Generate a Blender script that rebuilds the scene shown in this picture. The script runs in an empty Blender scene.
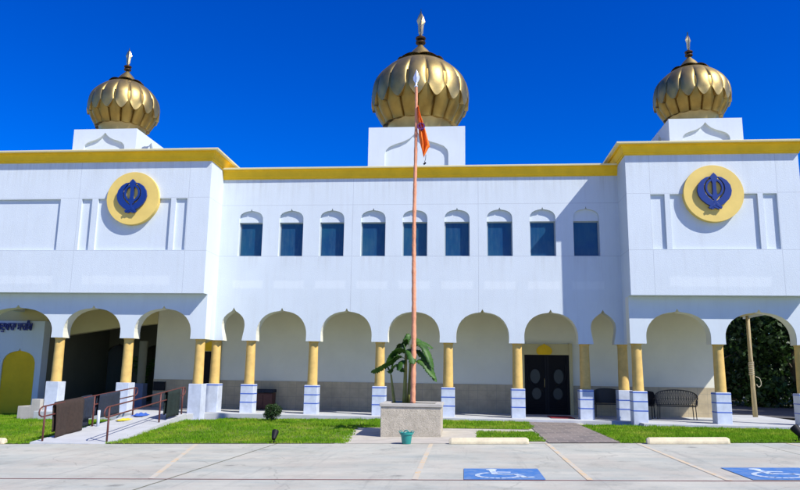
import bpy, bmesh, math, random
import numpy as np
from mathutils import Vector, Matrix, Euler
from mathutils.geometry import tessellate_polygon
R = math.radians
random.seed(7); rng = np.random.default_rng(7)
scene = bpy.context.scene
COL = scene.collection

# ------------------------------------------------------------------ world, sun, camera
SUN = Vector((1.55, -1.0, 1.9)).normalized()
world = bpy.data.worlds.new("World"); scene.world = world; world.use_nodes = True
wn = world.node_tree; wn.nodes.clear()
wo = wn.nodes.new('ShaderNodeOutputWorld'); bg = wn.nodes.new('ShaderNodeBackground')
sky = wn.nodes.new('ShaderNodeTexSky'); sky.sky_type = 'NISHITA'; sky.sun_disc = False
sky.sun_elevation = math.asin(SUN.z); sky.sun_rotation = math.atan2(SUN.x, SUN.y)
sky.altitude = 900; sky.air_density = 1.0; sky.dust_density = 0.2; sky.ozone_density = 5.0
hs = wn.nodes.new('ShaderNodeHueSaturation'); hs.inputs['Saturation'].default_value = 1.55; hs.inputs['Value'].default_value = 1.22; hs.inputs['Hue'].default_value = 0.528
wn.links.new(sky.outputs[0], hs.inputs['Color']); wn.links.new(hs.outputs[0], bg.inputs['Color'])
bg.inputs['Strength'].default_value = 0.105
wn.links.new(bg.outputs[0], wo.inputs['Surface'])

sd = bpy.data.lights.new('sun', 'SUN'); sd.energy = 4.4; sd.angle = R(0.53); sd.color = (1.0, 0.965, 0.9)
so = bpy.data.objects.new('sun', sd); COL.objects.link(so)
so.rotation_euler = SUN.to_track_quat('Z', 'Y').to_euler(); so.location = (20, -20, 30)

F_PX, YAW, PITCH, ROLL = 701.554, R(-5.2941), R(10.2559), R(0.8294)
CAMP = Vector((1.6595, -23.2693, 1.6))
fw = Vector((math.sin(YAW)*math.cos(PITCH), math.cos(YAW)*math.cos(PITCH), math.sin(PITCH)))
rt = Vector((math.cos(YAW), -math.sin(YAW), 0)); up = rt.cross(fw)
r2 = rt*math.cos(ROLL) + up*math.sin(ROLL); u2 = up*math.cos(ROLL) - rt*math.sin(ROLL)
cd = bpy.data.cameras.new('camera'); cam = bpy.data.objects.new('camera', cd); COL.objects.link(cam)
m = Matrix((r2, u2, -fw)).transposed().to_4x4(); m.translation = CAMP; cam.matrix_world = m
cd.sensor_width = 36; cd.lens = 36*F_PX/800; cd.clip_end = 2000; cd.clip_start = .1
scene.camera = cam
scene.view_settings.view_transform = 'Standard'; scene.view_settings.look = 'None'
scene.view_settings.gamma = 1; scene.view_settings.use_curve_mapping = False
scene.view_settings.exposure = 0.5
scene.render.engine = 'CYCLES'

# ------------------------------------------------------------------ materials
def mat(name, color, rough=.8, metal=0., spec=.5, var=0., vscale=3., bump=0., bscale=60., c2=None, coords='Object', build=None, detail=5, stretch=None):
    M = bpy.data.materials.new(name); M.use_nodes = True; N = M.node_tree; b = N.nodes['Principled BSDF']
    b.inputs['Roughness'].default_value = rough; b.inputs['Metallic'].default_value = metal
    b.inputs['Specular IOR Level'].default_value = spec
    b.inputs['Base Color'].default_value = (*color, 1)
    tc = N.nodes.new('ShaderNodeTexCoord'); src = tc.outputs[coords]
    if stretch:
        mp = N.nodes.new('ShaderNodeMapping'); mp.inputs['Scale'].default_value = stretch
        N.links.new(src, mp.inputs[0]); src = mp.outputs[0]
    col = None
    if var > 0:
        n = N.nodes.new('ShaderNodeTexNoise'); n.inputs['Scale'].default_value = vscale; n.inputs['Detail'].default_value = detail
        n.inputs['Roughness'].default_value = .62
        N.links.new(src, n.inputs['Vector'])
        r = N.nodes.new('ShaderNodeValToRGB'); r.color_ramp.elements[0].position = .3; r.color_ramp.elements[1].position = .7
        a = c2 if c2 else tuple(c*(1-var) for c in color)
        r.color_ramp.elements[0].color = (*a, 1); r.color_ramp.elements[1].color = (*(min(1, c*(1+var*.4)) for c in color), 1) if not c2 else (*color, 1)
        N.links.new(n.outputs['Fac'], r.inputs[0]); col = r.outputs[0]
        N.links.new(col, b.inputs['Base Color'])
    if bump > 0:
        n2 = N.nodes.new('ShaderNodeTexNoise'); n2.inputs['Scale'].default_value = bscale; n2.inputs['Detail'].default_value = 4
        N.links.new(src, n2.inputs['Vector'])
        bp = N.nodes.new('ShaderNodeBump'); bp.inputs['Strength'].default_value = bump; bp.inputs['Distance'].default_value = .02
        N.links.new(n2.outputs['Fac'], bp.inputs['Height']); N.links.new(bp.outputs[0], b.inputs['Normal'])
    if build: build(N, b, src, col)
    return M

def mathn(N, op, a, b=None, c=None):
    n = N.nodes.new('ShaderNodeMath'); n.operation = op
    for i, v in enumerate((a, b, c)):
        if v is None: continue
        if isinstance(v, (int, float)): n.inputs[i].default_value = v
        else: N.links.new(v, n.inputs[i])
    return n.outputs[0]
def mixc(N, fac, a, b):
    n = N.nodes.new('ShaderNodeMix'); n.data_type = 'RGBA'
    if isinstance(fac, (int, float)): n.inputs[0].default_value = fac
    else: N.links.new(fac, n.inputs[0])
    for sck, v in ((n.inputs[6], a), (n.inputs[7], b)):
        if isinstance(v, tuple): sck.default_value = (*v, 1)
        else: N.links.new(v, sck)
    return n.outputs[2]
def line_mask(N, val, centre, half):           # 1 inside |val-centre|<half
    return mathn(N, 'LESS_THAN', mathn(N, 'ABSOLUTE', mathn(N, 'SUBTRACT', val, centre)), half)
def noise(N, src, scale, detail=4, rough=.6):
    n = N.nodes.new('ShaderNodeTexNoise'); n.inputs['Scale'].default_value = scale; n.inputs['Detail'].default_value = detail
    n.inputs['Roughness'].default_value = rough
    N.links.new(src, n.inputs['Vector']); return n.outputs['Fac']

WALLC = (.62, .68, .71)
def soft_box(N, x, z, cx, hx, cz, hz, wob):
    dx = mathn(N, 'SUBTRACT', mathn(N, 'ABSOLUTE', mathn(N, 'SUBTRACT', x, cx)), hx)
    dz = mathn(N, 'SUBTRACT', mathn(N, 'ABSOLUTE', mathn(N, 'SUBTRACT', z, cz)), hz)
    d = mathn(N, 'ADD', mathn(N, 'MAXIMUM', dx, dz), mathn(N, 'MULTIPLY', mathn(N, 'SUBTRACT', wob, .5), .12))
    mr = N.nodes.new('ShaderNodeMapRange'); N.links.new(d, mr.inputs[0])
    mr.inputs[1].default_value = .035; mr.inputs[2].default_value = -.035
    return mr.outputs[0]
def wall_build(kind):
    def f(N, b, src, col):
        s = N.nodes.new('ShaderNodeSeparateXYZ'); N.links.new(src, s.inputs[0])
        x, y, z = s.outputs
        wob = noise(N, src, 3.0, 5)
        if kind == 'main':
            xm = mathn(N, 'SUBTRACT', mathn(N, 'PINGPONG', x, 1.4263/2), 0)     # distance to the nearest window axis
            p = soft_box(N, xm, z, 0., .52, 4.47, .13, wob)
            inb = mathn(N, 'LESS_THAN', mathn(N, 'ABSOLUTE', x), 6.3); p = mathn(N, 'MULTIPLY', p, inb)
            j = mathn(N, 'MAXIMUM', line_mask(N, z, 7.24, .009), line_mask(N, z, 5.445, .009))
            jv = line_mask(N, mathn(N, 'ABSOLUTE', x), 2.14, .009)
            j = mathn(N, 'MAXIMUM', j, jv)
        elif kind == 'wing':
            ax = mathn(N, 'ABSOLUTE', x)
            p = soft_box(N, ax, z, 9.45, 1.5, 4.45, .15, wob)
            p2 = soft_box(N, ax, z, 12.9, .9, 4.45, .13, wob); p = mathn(N, 'MAXIMUM', p, p2)
            j = mathn(N, 'MAXIMUM', line_mask(N, z, 7.24, .009), line_mask(N, z, 5.44, .009))
            for xx in (7.5, 11.33): j = mathn(N, 'MAXIMUM', j, line_mask(N, ax, xx, .009))
        else:
            p = 0.; j = 0.
        c0 = col
        c1 = mixc(N, mathn(N, 'MULTIPLY', p, .6) if p != 0. else 0., c0, (.70, .755, .77))
        # faint rain streaks
        mp = N.nodes.new('ShaderNodeMapping'); mp.inputs['Scale'].default_value = (2.2, 2.2, .22); N.links.new(src, mp.inputs[0])
        st = noise(N, mp.outputs[0], 2.2, 6, .7)
        mr = N.nodes.new('ShaderNodeMapRange'); N.links.new(st, mr.inputs[0]); mr.inputs[1].default_value = .5; mr.inputs[2].default_value = .75
        c2 = mixc(N, mathn(N, 'MULTIPLY', mr.outputs[0], .20), c1, (.44, .45, .44))
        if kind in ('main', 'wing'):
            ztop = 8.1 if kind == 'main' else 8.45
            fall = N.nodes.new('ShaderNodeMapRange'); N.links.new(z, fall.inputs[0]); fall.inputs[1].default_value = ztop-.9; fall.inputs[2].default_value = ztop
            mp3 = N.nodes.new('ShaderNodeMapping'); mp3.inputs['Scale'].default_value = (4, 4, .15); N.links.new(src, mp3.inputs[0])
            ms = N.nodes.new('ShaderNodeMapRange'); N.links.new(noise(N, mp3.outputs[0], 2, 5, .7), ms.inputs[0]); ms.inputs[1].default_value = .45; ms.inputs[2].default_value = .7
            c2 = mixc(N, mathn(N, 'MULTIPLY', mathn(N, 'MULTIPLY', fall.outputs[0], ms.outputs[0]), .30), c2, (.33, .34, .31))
            if kind == 'main':
                sf = N.nodes.new('ShaderNodeMapRange'); N.links.new(z, sf.inputs[0]); sf.inputs[1].default_value = 4.85; sf.inputs[2].default_value = 5.43
                below = mathn(N, 'LESS_THAN', z, 5.445); ins = mathn(N, 'LESS_THAN', xm, .45)
                c2 = mixc(N, mathn(N, 'MULTIPLY', mathn(N, 'MULTIPLY', mathn(N, 'MULTIPLY', sf.outputs[0], below), mathn(N, 'MULTIPLY', ins, ms.outputs[0])), .28), c2, (.36, .36, .32))
        c3 = mixc(N, mathn(N, 'MULTIPLY', j, .45) if j != 0. else 0., c2, (.33, .36, .40))
        N.links.new(c3, b.inputs['Base Color'])
    return f
M = {}
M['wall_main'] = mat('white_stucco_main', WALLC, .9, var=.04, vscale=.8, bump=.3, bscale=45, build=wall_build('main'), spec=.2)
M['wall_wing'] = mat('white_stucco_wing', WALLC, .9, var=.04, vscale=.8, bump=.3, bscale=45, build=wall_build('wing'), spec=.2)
M['wall'] = mat('white_stucco', WALLC, .9, var=.05, vscale=.9, bump=.12, bscale=90, build=wall_build(''), spec=.2)
M['inner'] = mat('cream_inner_paint', (.75, .735, .60), .9, var=.06, vscale=1.2, bump=.06, spec=.2)
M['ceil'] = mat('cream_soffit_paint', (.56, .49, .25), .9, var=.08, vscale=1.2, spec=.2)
M['dim'] = mat('passage_shade_tone', (.17, .165, .11), .95, var=.1, vscale=1.2, spec=.2)  # cream passage walls with their lack of light put into the colour
def tile_build(sz, grout, gc, dark):
    def f(N, b, src, col):
        s = N.nodes.new('ShaderNodeSeparateXYZ'); N.links.new(src, s.inputs[0])
        cm = N.nodes.new('ShaderNodeCombineXYZ'); N.links.new(mathn(N, 'ADD', s.outputs[0], s.outputs[1]), cm.inputs[0]); N.links.new(s.outputs[2], cm.inputs[1])
        br = N.nodes.new('ShaderNodeTexBrick'); br.offset = 0; N.links.new(cm.outputs[0], br.inputs['Vector'])
        br.inputs['Scale'].default_value = 1; br.inputs['Brick Width'].default_value = sz[0]; br.inputs['Row Height'].default_value = sz[1]
        br.inputs['Mortar Size'].default_value = grout; br.inputs['Mortar Smooth'].default_value = .1
        N.links.new(col, br.inputs['Color1']); N.links.new(mixc(N, dark, col, (.12, .11, .09)), br.inputs['Color2']); br.inputs['Mortar'].default_value = (*gc, 1)
        N.links.new(br.outputs[0], b.inputs['Base Color'])
    return f
M['dado'] = mat('brown_grey_dado_tile', (.50, .405, .24), .5, var=.25, vscale=2.2, build=tile_build((.33, .33), .004, (.26, .23, .165), .08))
def gold_build(N, b, src, col):
    n = noise(N, src, 2.5, 4)
    mr = N.nodes.new('ShaderNodeMapRange'); N.links.new(n, mr.inputs[0]); mr.inputs[3].default_value = .43; mr.inputs[4].default_value = .58
    N.links.new(mr.outputs[0], b.inputs['Roughness'])
M['gold'] = mat('dull_gold_sheet', (.46, .345, .135), .45, metal=1., var=.30, vscale=1.6, detail=8, bump=.35, bscale=3.5, build=gold_build)
M['gold_low'] = mat('roof_reflection_gold', (.40, .27, .075), .46, metal=1., var=.40, vscale=1.8, detail=8, bump=.35, bscale=3.5, c2=(.26, .165, .045))  # lower petals: warm reflection of the yellow roof is put into the colour
M['gold_dark'] = mat('dark_gold_neck', (.44, .33, .14), .42, metal=.9, var=.25, vscale=1.4)
M['finial_dark'] = mat('dark_bronze', (.09, .055, .03), .4, metal=.8)
M['blade'] = mat('pale_gold_blade', (.68, .52, .24), .38, metal=1.)
M['steel'] = mat('brushed_steel', (.80, .84, .88), .42, metal=.55)
M['yellow'] = mat('mustard_trim_paint', (.93, .58, .02), .7, var=.12, vscale=2.5, detail=8, spec=.3)
M['cream'] = mat('sunlit_fillet_tone', (.82, .72, .40), .6, var=.05, spec=.3)  # pale tone stands in for sunlight on the top fillet of the cornice
M['column'] = mat('soft_yellow_column_paint', (.70, .465, .14), .7, var=.2, vscale=5, detail=9, bump=.15, bscale=40, spec=.3)
M['disc'] = mat('pale_yellow_disc', (.78, .57, .155), .65, var=.1, vscale=2, spec=.3)
M['niche'] = mat('ochre_niche_paint', (.80, .50, .02), .75, var=.12, vscale=2.2, spec=.2)
M['blue'] = mat('cobalt_emblem_paint', (.004, .032, .20), .45, var=.1)
M['letter'] = mat('dark_blue_letter', (.02, .03, .22), .4)
M['plinth'] = mat('white_plinth_tile', (.58, .63, .70), .45, var=.2, detail=8, vscale=4, spec=.4)
M['band'] = mat('blue_tile_band', (.05, .12, .48), .4)
def glass_build(N, b, src, col):
    mp = N.nodes.new('ShaderNodeMapping'); mp.inputs['Scale'].default_value = (5, 5, .9); N.links.new(src, mp.inputs[0])
    mr = N.nodes.new('ShaderNodeMapRange'); N.links.new(noise(N, mp.outputs[0], 1.6, 6, .7), mr.inputs[0]); mr.inputs[1].default_value = .45; mr.inputs[2].default_value = .75
    N.links.new(mixc(N, mathn(N, 'MULTIPLY', mr.outputs[0], .35), col, (.07, .13, .16)), b.inputs['Base Color'])
    bp = N.nodes.new('ShaderNodeBump'); bp.inputs['Strength'].default_value = .25; bp.inputs['Distance'].default_value = .03
    N.links.new(noise(N, src, 1.7, 2), bp.inputs['Height']); N.links.new(bp.outputs[0], b.inputs['Normal'])
    b.inputs['Specular IOR Level'].default_value = .6
M['glass'] = mat('dark_blue_window_screen', (.012, .075, .125), .22, var=.25, vscale=.55, c2=(.006, .035, .12), build=glass_build)
M['frame'] = mat('grey_window_frame', (.30, .36, .38), .5)
M['black'] = mat('black_iron', (.010, .010, .011), .6, spec=.2)
M['wicker'] = mat('dark_bronze_wire', (.022, .018, .013), .55)
M['doorglass'] = mat('smoky_door_glass', (.04, .046, .04), .35, spec=.25)
M['door'] = mat('black_door_paint', (.006, .006, .006), .6, spec=.15)
M['red'] = mat('red_door_mat', (.30, .02, .03), .95, var=.3, vscale=8, bump=.4)
M['rail'] = mat('rusty_red_rail_paint', (.13, .03, .025), .55, var=.4, vscale=9, c2=(.10, .03, .02))
M['salmon'] = mat('salmon_cloth_wrap', (.76, .32, .17), .85, var=.22, vscale=5, stretch=(1, 1, .6), bump=.8, bscale=18)
M['orange'] = mat('orange_flag_cloth', (.95, .26, .012), .8, var=.12, vscale=5)
M['purple'] = mat('purple_flag_print', (.10, .015, .12), .8)
M['brownrug'] = mat('brown_rug', (.045, .027, .018), .95, var=.35, vscale=12, bump=.6, bscale=120)
M['navyrug'] = mat('dark_navy_rug', (.014, .022, .04), .95, var=.4, vscale=14, bump=.6, bscale=120)
M['greenrug'] = mat('dark_green_rug', (.010, .024, .020), .95, var=.6, vscale=16, bump=.6, bscale=120)
M['bluecloth'] = mat('blue_cloth', (.03, .10, .42), .9, var=.2)
M['yelcloth'] = mat('yellow_cloth', (.62, .50, .04), .9, var=.2)
M['teal'] = mat('teal_plastic', (.02, .26, .22), .4, var=.12, vscale=9)
M['cabinet'] = mat('reddish_wood', (.10, .032, .02), .6, var=.4, vscale=5, stretch=(1, 1, 6))
M['post'] = mat('pale_timber', (.46, .36, .18), .85, var=.35, vscale=4, stretch=(4, 4, .5), bump=.4)
M['rope'] = mat('beige_rope', (.55, .48, .34), .9)
M['wheelstop'] = mat('cream_painted_concrete', (.74, .64, .42), .85, var=.2, vscale=6, bump=.3)
M['stem'] = mat('banana_stem', (.26, .25, .045), .6, var=.4, vscale=5, stretch=(3, 3, 1))
def leaf_mat(name, c, c2, vs=1.5, trans=.25):
    def f(N, b, src, col):
        tr = N.nodes.new('ShaderNodeBsdfTranslucent'); mx = N.nodes.new('ShaderNodeMixShader'); mx.inputs[0].default_value = trans
        hsn = N.nodes.new('ShaderNodeHueSaturation'); hsn.inputs['Value'].default_value = 1.5; N.links.new(col, hsn.inputs['Color']); N.links.new(hsn.outputs[0], tr.inputs[0])
        N.links.new(b.outputs[0], mx.inputs[1]); N.links.new(tr.outputs[0], mx.inputs[2])
        N.links.new(mx.outputs[0], N.nodes['Material Output'].inputs[0])
    return mat(name, c, .5, var=.5, vscale=vs, c2=c2, build=f, spec=.35)
M['orange'] = leaf_mat('orange_flag_cloth_thin', (.95, .37, .05), (.90, .28, .03), 5, .4)
M['banana'] = leaf_mat('banana_leaf', (.085, .20, .022), (.022, .075, .010), 5)
M['treeleaf'] = leaf_mat('dark_tree_leaf', (.045, .10, .018), (.010, .024, .006), .8, .15)
M['bushleaf'] = leaf_mat('bush_leaf', (.05, .10, .022), (.02, .045, .012), 4)
M['bark'] = mat('grey_bark', (.10, .08, .055), .95, var=.4, vscale=5, stretch=(4, 4, 1), bump=.8, bscale=20)
M['grass'] = leaf_mat('grass_blade', (.24, .40, .016), (.10, .25, .010), .9, .3)
M['grass'].node_tree.nodes['Principled BSDF'].inputs['Specular IOR Level'].default_value = .1
M['grass'].node_tree.nodes['Principled BSDF'].inputs['Roughness'].default_value = .9
M['soil'] = mat('lawn_soil', (.15, .20, .02), .95, var=.5, vscale=3, c2=(.08, .13, .012), bump=.8, bscale=60)

def grass_patch(Mt, dry):
    N = Mt.node_tree; b = N.nodes['Principled BSDF']; col = b.inputs['Base Color'].links[0].from_socket
    tc = N.nodes.new('ShaderNodeTexCoord'); src = tc.outputs['Object']
    mr = N.nodes.new('ShaderNodeMapRange'); N.links.new(noise(N, src, .9, 7, .7), mr.inputs[0]); mr.inputs[1].default_value = .50; mr.inputs[2].default_value = .68
    c = mixc(N, mathn(N, 'MULTIPLY', mr.outputs[0], .85), col, dry)
    mr2 = N.nodes.new('ShaderNodeMapRange'); N.links.new(noise(N, src, 4.5, 5, .7), mr2.inputs[0]); mr2.inputs[1].default_value = .52; mr2.inputs[2].default_value = .66
    c = mixc(N, mathn(N, 'MULTIPLY', mr2.outputs[0], .6), c, (.07, .19, .012))
    for l in list(col.links): N.links.remove(l) if l.to_socket == b.inputs['Base Color'] else None
    N.links.new(c, b.inputs['Base Color'])
grass_patch(M['grass'], (.42, .43, .07)); grass_patch(M['soil'], (.24, .20, .07))
def lot_build(N, b, src, col):
    s = N.nodes.new('ShaderNodeSeparateXYZ'); N.links.new(src, s.inputs[0]); x, y, z = s.outputs
    mp = N.nodes.new('ShaderNodeMapping'); mp.inputs['Scale'].default_value = (.25, 1.1, 1); N.links.new(src, mp.inputs[0])
    n1 = noise(N, mp.outputs[0], 1.3, 7, .65)
    mr = N.nodes.new('ShaderNodeMapRange'); N.links.new(n1, mr.inputs[0]); mr.inputs[1].default_value = .45; mr.inputs[2].default_value = .68
    c = mixc(N, mathn(N, 'MULTIPLY', mr.outputs[0], .5), col, (.30, .36, .33))
    n2 = noise(N, src, .55, 6, .7)
    mr2 = N.nodes.new('ShaderNodeMapRange'); N.links.new(n2, mr2.inputs[0]); mr2.inputs[1].default_value = .48; mr2.inputs[2].default_value = .66
    c = mixc(N, mathn(N, 'MULTIPLY', mr2.outputs[0], .5), c, (.50, .43, .33))
    n4 = noise(N, src, 1.7, 8, .75)
    mr4 = N.nodes.new('ShaderNodeMapRange'); N.links.new(n4, mr4.inputs[0]); mr4.inputs[1].default_value = .52; mr4.inputs[2].default_value = .72
    c = mixc(N, mathn(N, 'MULTIPLY', mr4.outputs[0], .52), c, (.20, .21, .17))
    # tyre scuffs running into the bays and small oil spots
    mp2 = N.nodes.new('ShaderNodeMapping'); mp2.inputs['Scale'].default_value = (3.2, .22, 1); mp2.inputs['Rotation'].default_value = (0, 0, .12); N.links.new(src, mp2.inputs[0])
    mr5 = N.nodes.new('ShaderNodeMapRange'); N.links.new(noise(N, mp2.outputs[0], 1.0, 5, .7), mr5.inputs[0]); mr5.inputs[1].default_value = .58; mr5.inputs[2].default_value = .74
    c = mixc(N, mathn(N, 'MULTIPLY', mr5.outputs[0], .45), c, (.19, .19, .17))
    vo = N.nodes.new('ShaderNodeTexVoronoi'); vo.inputs['Scale'].default_value = .8; N.links.new(src, vo.inputs['Vector'])
    od = mathn(N, 'ADD', vo.outputs['Distance'], mathn(N, 'MULTIPLY', noise(N, src, 9, 5, .7), .16))
    mr6 = N.nodes.new('ShaderNodeMapRange'); N.links.new(od, mr6.inputs[0]); mr6.inputs[1].default_value = .19; mr6.inputs[2].default_value = .11
    c = mixc(N, mathn(N, 'MULTIPLY', mr6.outputs[0], .7), c, (.15, .145, .12))
    n3 = noise(N, src, 26, 3, .6)
    c = mixc(N, mathn(N, 'MULTIPLY', n3, .22), c, (.22, .23, .21))
    # sawn joints, slightly wandering
    xw = mathn(N, 'ADD', x, mathn(N, 'MULTIPLY', mathn(N, 'SUBTRACT', noise(N, src, 3, 4), .5), .05))
    j = line_mask(N, mathn(N, 'ADD', xw, mathn(N, 'MULTIPLY', y, -.045)), -2.33, .022)
    for xx in (-12.6, 7.9, 18.0): j = mathn(N, 'MAXIMUM', j, line_mask(N, xw, xx, .012))
    for yy in (-9.8, -15.5, -21): j = mathn(N, 'MAXIMUM', j, mathn(N, 'MULTIPLY', line_mask(N, y, yy, .008), .35))
    c = mixc(N, mathn(N, 'MULTIPLY', j, .8), c, (.10, .10, .05))
    # hairline cracks
    v = N.nodes.new('ShaderNodeTexVoronoi'); v.feature = 'DISTANCE_TO_EDGE'; v.inputs['Scale'].default_value = .28
    nn = N.nodes.new('ShaderNodeTexNoise'); nn.inputs['Scale'].default_value = 1.2; nn.inputs['Detail'].default_value = 6; N.links.new(src, nn.inputs['Vector'])
    vm = N.nodes.new('ShaderNodeMixRGB'); vm.blend_type = 'ADD'; vm.inputs[0].default_value = .8; N.links.new(src, vm.inputs[1]); N.links.new(nn.outputs['Color'], vm.inputs[2])
    N.links.new(vm.outputs[0], v.inputs['Vector'])
    cr = mathn(N, 'LESS_THAN', v.outputs['Distance'], .0035)
    c = mixc(N, mathn(N, 'MULTIPLY', cr, .25), c, (.13, .13, .11))
    N.links.new(c, b.inputs['Base Color'])
M['lot'] = mat('weathered_lot_concrete', (.54, .525, .42), .9, var=.18, vscale=.7, bump=.35, bscale=70, build=lot_build, spec=.3)
M['walk'] = mat('buff_concrete', (.50, .46, .375), .9, var=.18, vscale=2.5, bump=.3, bscale=80, spec=.3)
M['platform'] = mat('pale_platform_concrete', (.50, .51, .50), .8, var=.14, vscale=1.6, bump=.2, bscale=80, spec=.3)
def planter_build(N, b, src, col):
    v = N.nodes.new('ShaderNodeTexVoronoi'); v.inputs['Scale'].default_value = 26; N.links.new(src, v.inputs['Vector'])
    n = noise(N, src, 5, 6, .7)
    c = mixc(N, mathn(N, 'MULTIPLY', v.outputs['Distance'], .5), col, (.30, .25, .17))
    mp = N.nodes.new('ShaderNodeMapping'); mp.inputs['Scale'].default_value = (5, 5, .6); N.links.new(src, mp.inputs[0])
    mr = N.nodes.new('ShaderNodeMapRange'); N.links.new(noise(N, mp.outputs[0], 2, 6, .7), mr.inputs[0]); mr.inputs[1].default_value = .5; mr.inputs[2].default_value = .7
    c = mixc(N, mathn(N, 'MULTIPLY', mr.outputs[0], .35), c, (.26, .23, .17))
    N.links.new(c, b.inputs['Base Color'])
M['planter'] = mat('pebbled_planter_render', (.58, .52, .40), .9, var=.25, vscale=6, bump=.7, bscale=45, build=planter_build, spec=.2)
M['cap'] = mat('planter_cap_concrete', (.47, .44, .37), .85, var=.15, vscale=4, bump=.3)
def paver_build(N, b, src, col):
    br = N.nodes.new('ShaderNodeTexBrick'); N.links.new(src, br.inputs['Vector']); br.inputs['Scale'].default_value = 1
    br.inputs['Brick Width'].default_value = .42; br.inputs['Row Height'].default_value = .28; br.inputs['Mortar Size'].default_value = .012
    br.inputs['Color1'].default_value = (.25, .205, .17, 1); br.inputs['Color2'].default_value = (.12, .105, .095, 1); br.inputs['Mortar'].default_value = (.33, .30, .25, 1)
    N.links.new(mixc(N, .3, br.outputs[0], col), b.inputs['Base Color'])
M['paver'] = mat('brown_grey_pavers', (.24, .20, .165), .85, var=.35, vscale=4, bump=.3, build=paver_build)
def worn_build(base, fade, lo=.42, hi=.62):
    def f(N, b, src, col):
        mr = N.nodes.new('ShaderNodeMapRange'); N.links.new(noise(N, src, 5, 8, .75), mr.inputs[0]); mr.inputs[1].default_value = lo; mr.inputs[2].default_value = hi
        N.links.new(mixc(N, mr.outputs[0], base, fade), b.inputs['Base Color'])
    return f
M['oline'] = mat('faded_orange_line', (.6, .36, .2), .9, build=worn_build((.64, .44, .20), (.50, .48, .39), .34, .56))
M['rline'] = mat('dark_red_line', (.2, .04, .04), .9, build=worn_build((.17, .025, .03), (.26, .13, .12), .5, .9))
M['hcblue'] = mat('blue_parking_paint', (.02, .15, .55), .8, build=worn_build((.03, .155, .42), (.18, .27, .40), .42, .72))
M['hcwhite'] = mat('white_parking_paint', (.7, .75, .8), .8, build=worn_build((.60, .68, .74), (.16, .30, .55), .45, .72))
M['ground'] = mat('dirt_leaf_ground', (.10, .09, .06), .95, var=.5, vscale=.8, c2=(.05, .065, .025), bump=.5, bscale=20)  # dirt and leaf litter, mottled brown and green
M['asphalt'] = mat('rear_lane_asphalt', (.09, .085, .078), .9, var=.4, vscale=1.5)
M['roof'] = mat('grey_flat_roof', (.35, .35, .34), .9, var=.2)
M['bluebox'] = mat('slate_blue_paint', (.12, .15, .22), .7, var=.1)

# ------------------------------------------------------------------ mesh helpers
class MB:
    def __init__(s): s.v = []; s.f = []; s.smooth = False
    def add(s, vs, fs):
        n = len(s.v); s.v += [tuple(v) for v in vs]; s.f += [tuple(i+n for i in f) for f in fs]; return s
    def box(s, x0, x1, y0, y1, z0, z1):
        v = [(x, y, z) for z in (z0, z1) for y in (y0, y1) for x in (x0, x1)]
        return s.add(v, [(0, 2, 3, 1), (4, 5, 7, 6), (0, 1, 5, 4), (2, 6, 7, 3), (0, 4, 6, 2), (1, 3, 7, 5)])
    def lathe(s, prof, c=(0, 0, 0), n=24, cap=True):
        vs = []; fs = []
        for r, z in prof:
            for k in range(n):
                a = 2*math.pi*k/n; vs.append((c[0]+r*math.cos(a), c[1]+r*math.sin(a), c[2]+z))
        for i in range(len(prof)-1):
            for k in range(n):
                k2 = (k+1) % n; fs.append((i*n+k, i*n+k2, (i+1)*n+k2, (i+1)*n+k))
        if cap: fs.append(tuple(range(n))[::-1]); fs.append(tuple((len(prof)-1)*n+k for k in range(n)))
        return s.add(vs, fs)
    def tube(s, pts, r, n=8, cap=True):
        pts = [Vector(p) for p in pts]; rs = r if isinstance(r, (list, tuple)) else [r]*len(pts)
        vs = []; fs = []; prev = None
        for i, p in enumerate(pts):
            t = (pts[min(i+1, len(pts)-1)]-pts[max(i-1, 0)]).normalized()
            if prev is None:
                a = Vector((0, 0, 1)) if abs(t.z) < .9 else Vector((1, 0, 0)); u = t.cross(a).normalized()
            else: u = (prev - t*prev.dot(t)).normalized()
            prev = u; w = t.cross(u)
            for k in range(n):
                an = 2*math.pi*k/n; vs.append(p+(u*math.cos(an)+w*math.sin(an))*rs[i])
        for i in range(len(pts)-1):
            for k in range(n):
                k2 = (k+1) % n; fs.append((i*n+k, i*n+k2, (i+1)*n+k2, (i+1)*n+k))
        if cap: fs.append(tuple(range(n))[::-1]); fs.append(tuple((len(pts)-1)*n+k for k in range(n)))
        return s.add(vs, fs)
    def prism(s, loops, y0, y1, T=None):
        """polygon (first loop outer, others holes) in local XZ, extruded from y0 to y1"""
        ls = [[Vector((a, 0, b)) for a, b in L] for L in loops]
        tri = tessellate_polygon(ls); flat = [p for L in ls for p in L]; n = len(flat)
        vs = [(p.x, y0, p.z) for p in flat]+[(p.x, y1, p.z) for p in flat]
        fs = [tuple(t) for t in tri]+[tuple(i+n for i in t[::-1]) for t in tri]
        o = 0
        for L in ls:
            k = len(L)
            for i in range(k):
                j = (i+1) % k; fs.append((o+i, o+j, o+j+n, o+i+n))
            o += k
        if T: vs = [tuple(T @ Vector(v)) for v in vs]
        return s.add(vs, fs)
    def build(s, name, m, parent=None, smooth=False, bevel=0, autosmooth=None):
        me = bpy.data.meshes.new(name); me.from_pydata(s.v, [], s.f); me.validate()
        bm = bmesh.new(); bm.from_mesh(me); bmesh.ops.recalc_face_normals(bm, faces=bm.faces)
        if autosmooth:
            for e in bm.edges:
                if len(e.link_faces) == 2 and e.calc_face_angle(0) > R(autosmooth): e.smooth = False
        for f in bm.faces: f.smooth = smooth or bool(autosmooth)
        bm.to_mesh(me); bm.free()
        me.materials.append(m); o = bpy.data.objects.new(name, me); COL.objects.link(o)
        if parent: o.parent = parent
        if bevel:
            b = o.modifiers.new('bevel', 'BEVEL'); b.width = bevel; b.segments = 2; b.limit_method = 'ANGLE'; b.angle_limit = R(40)
        return o
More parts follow.
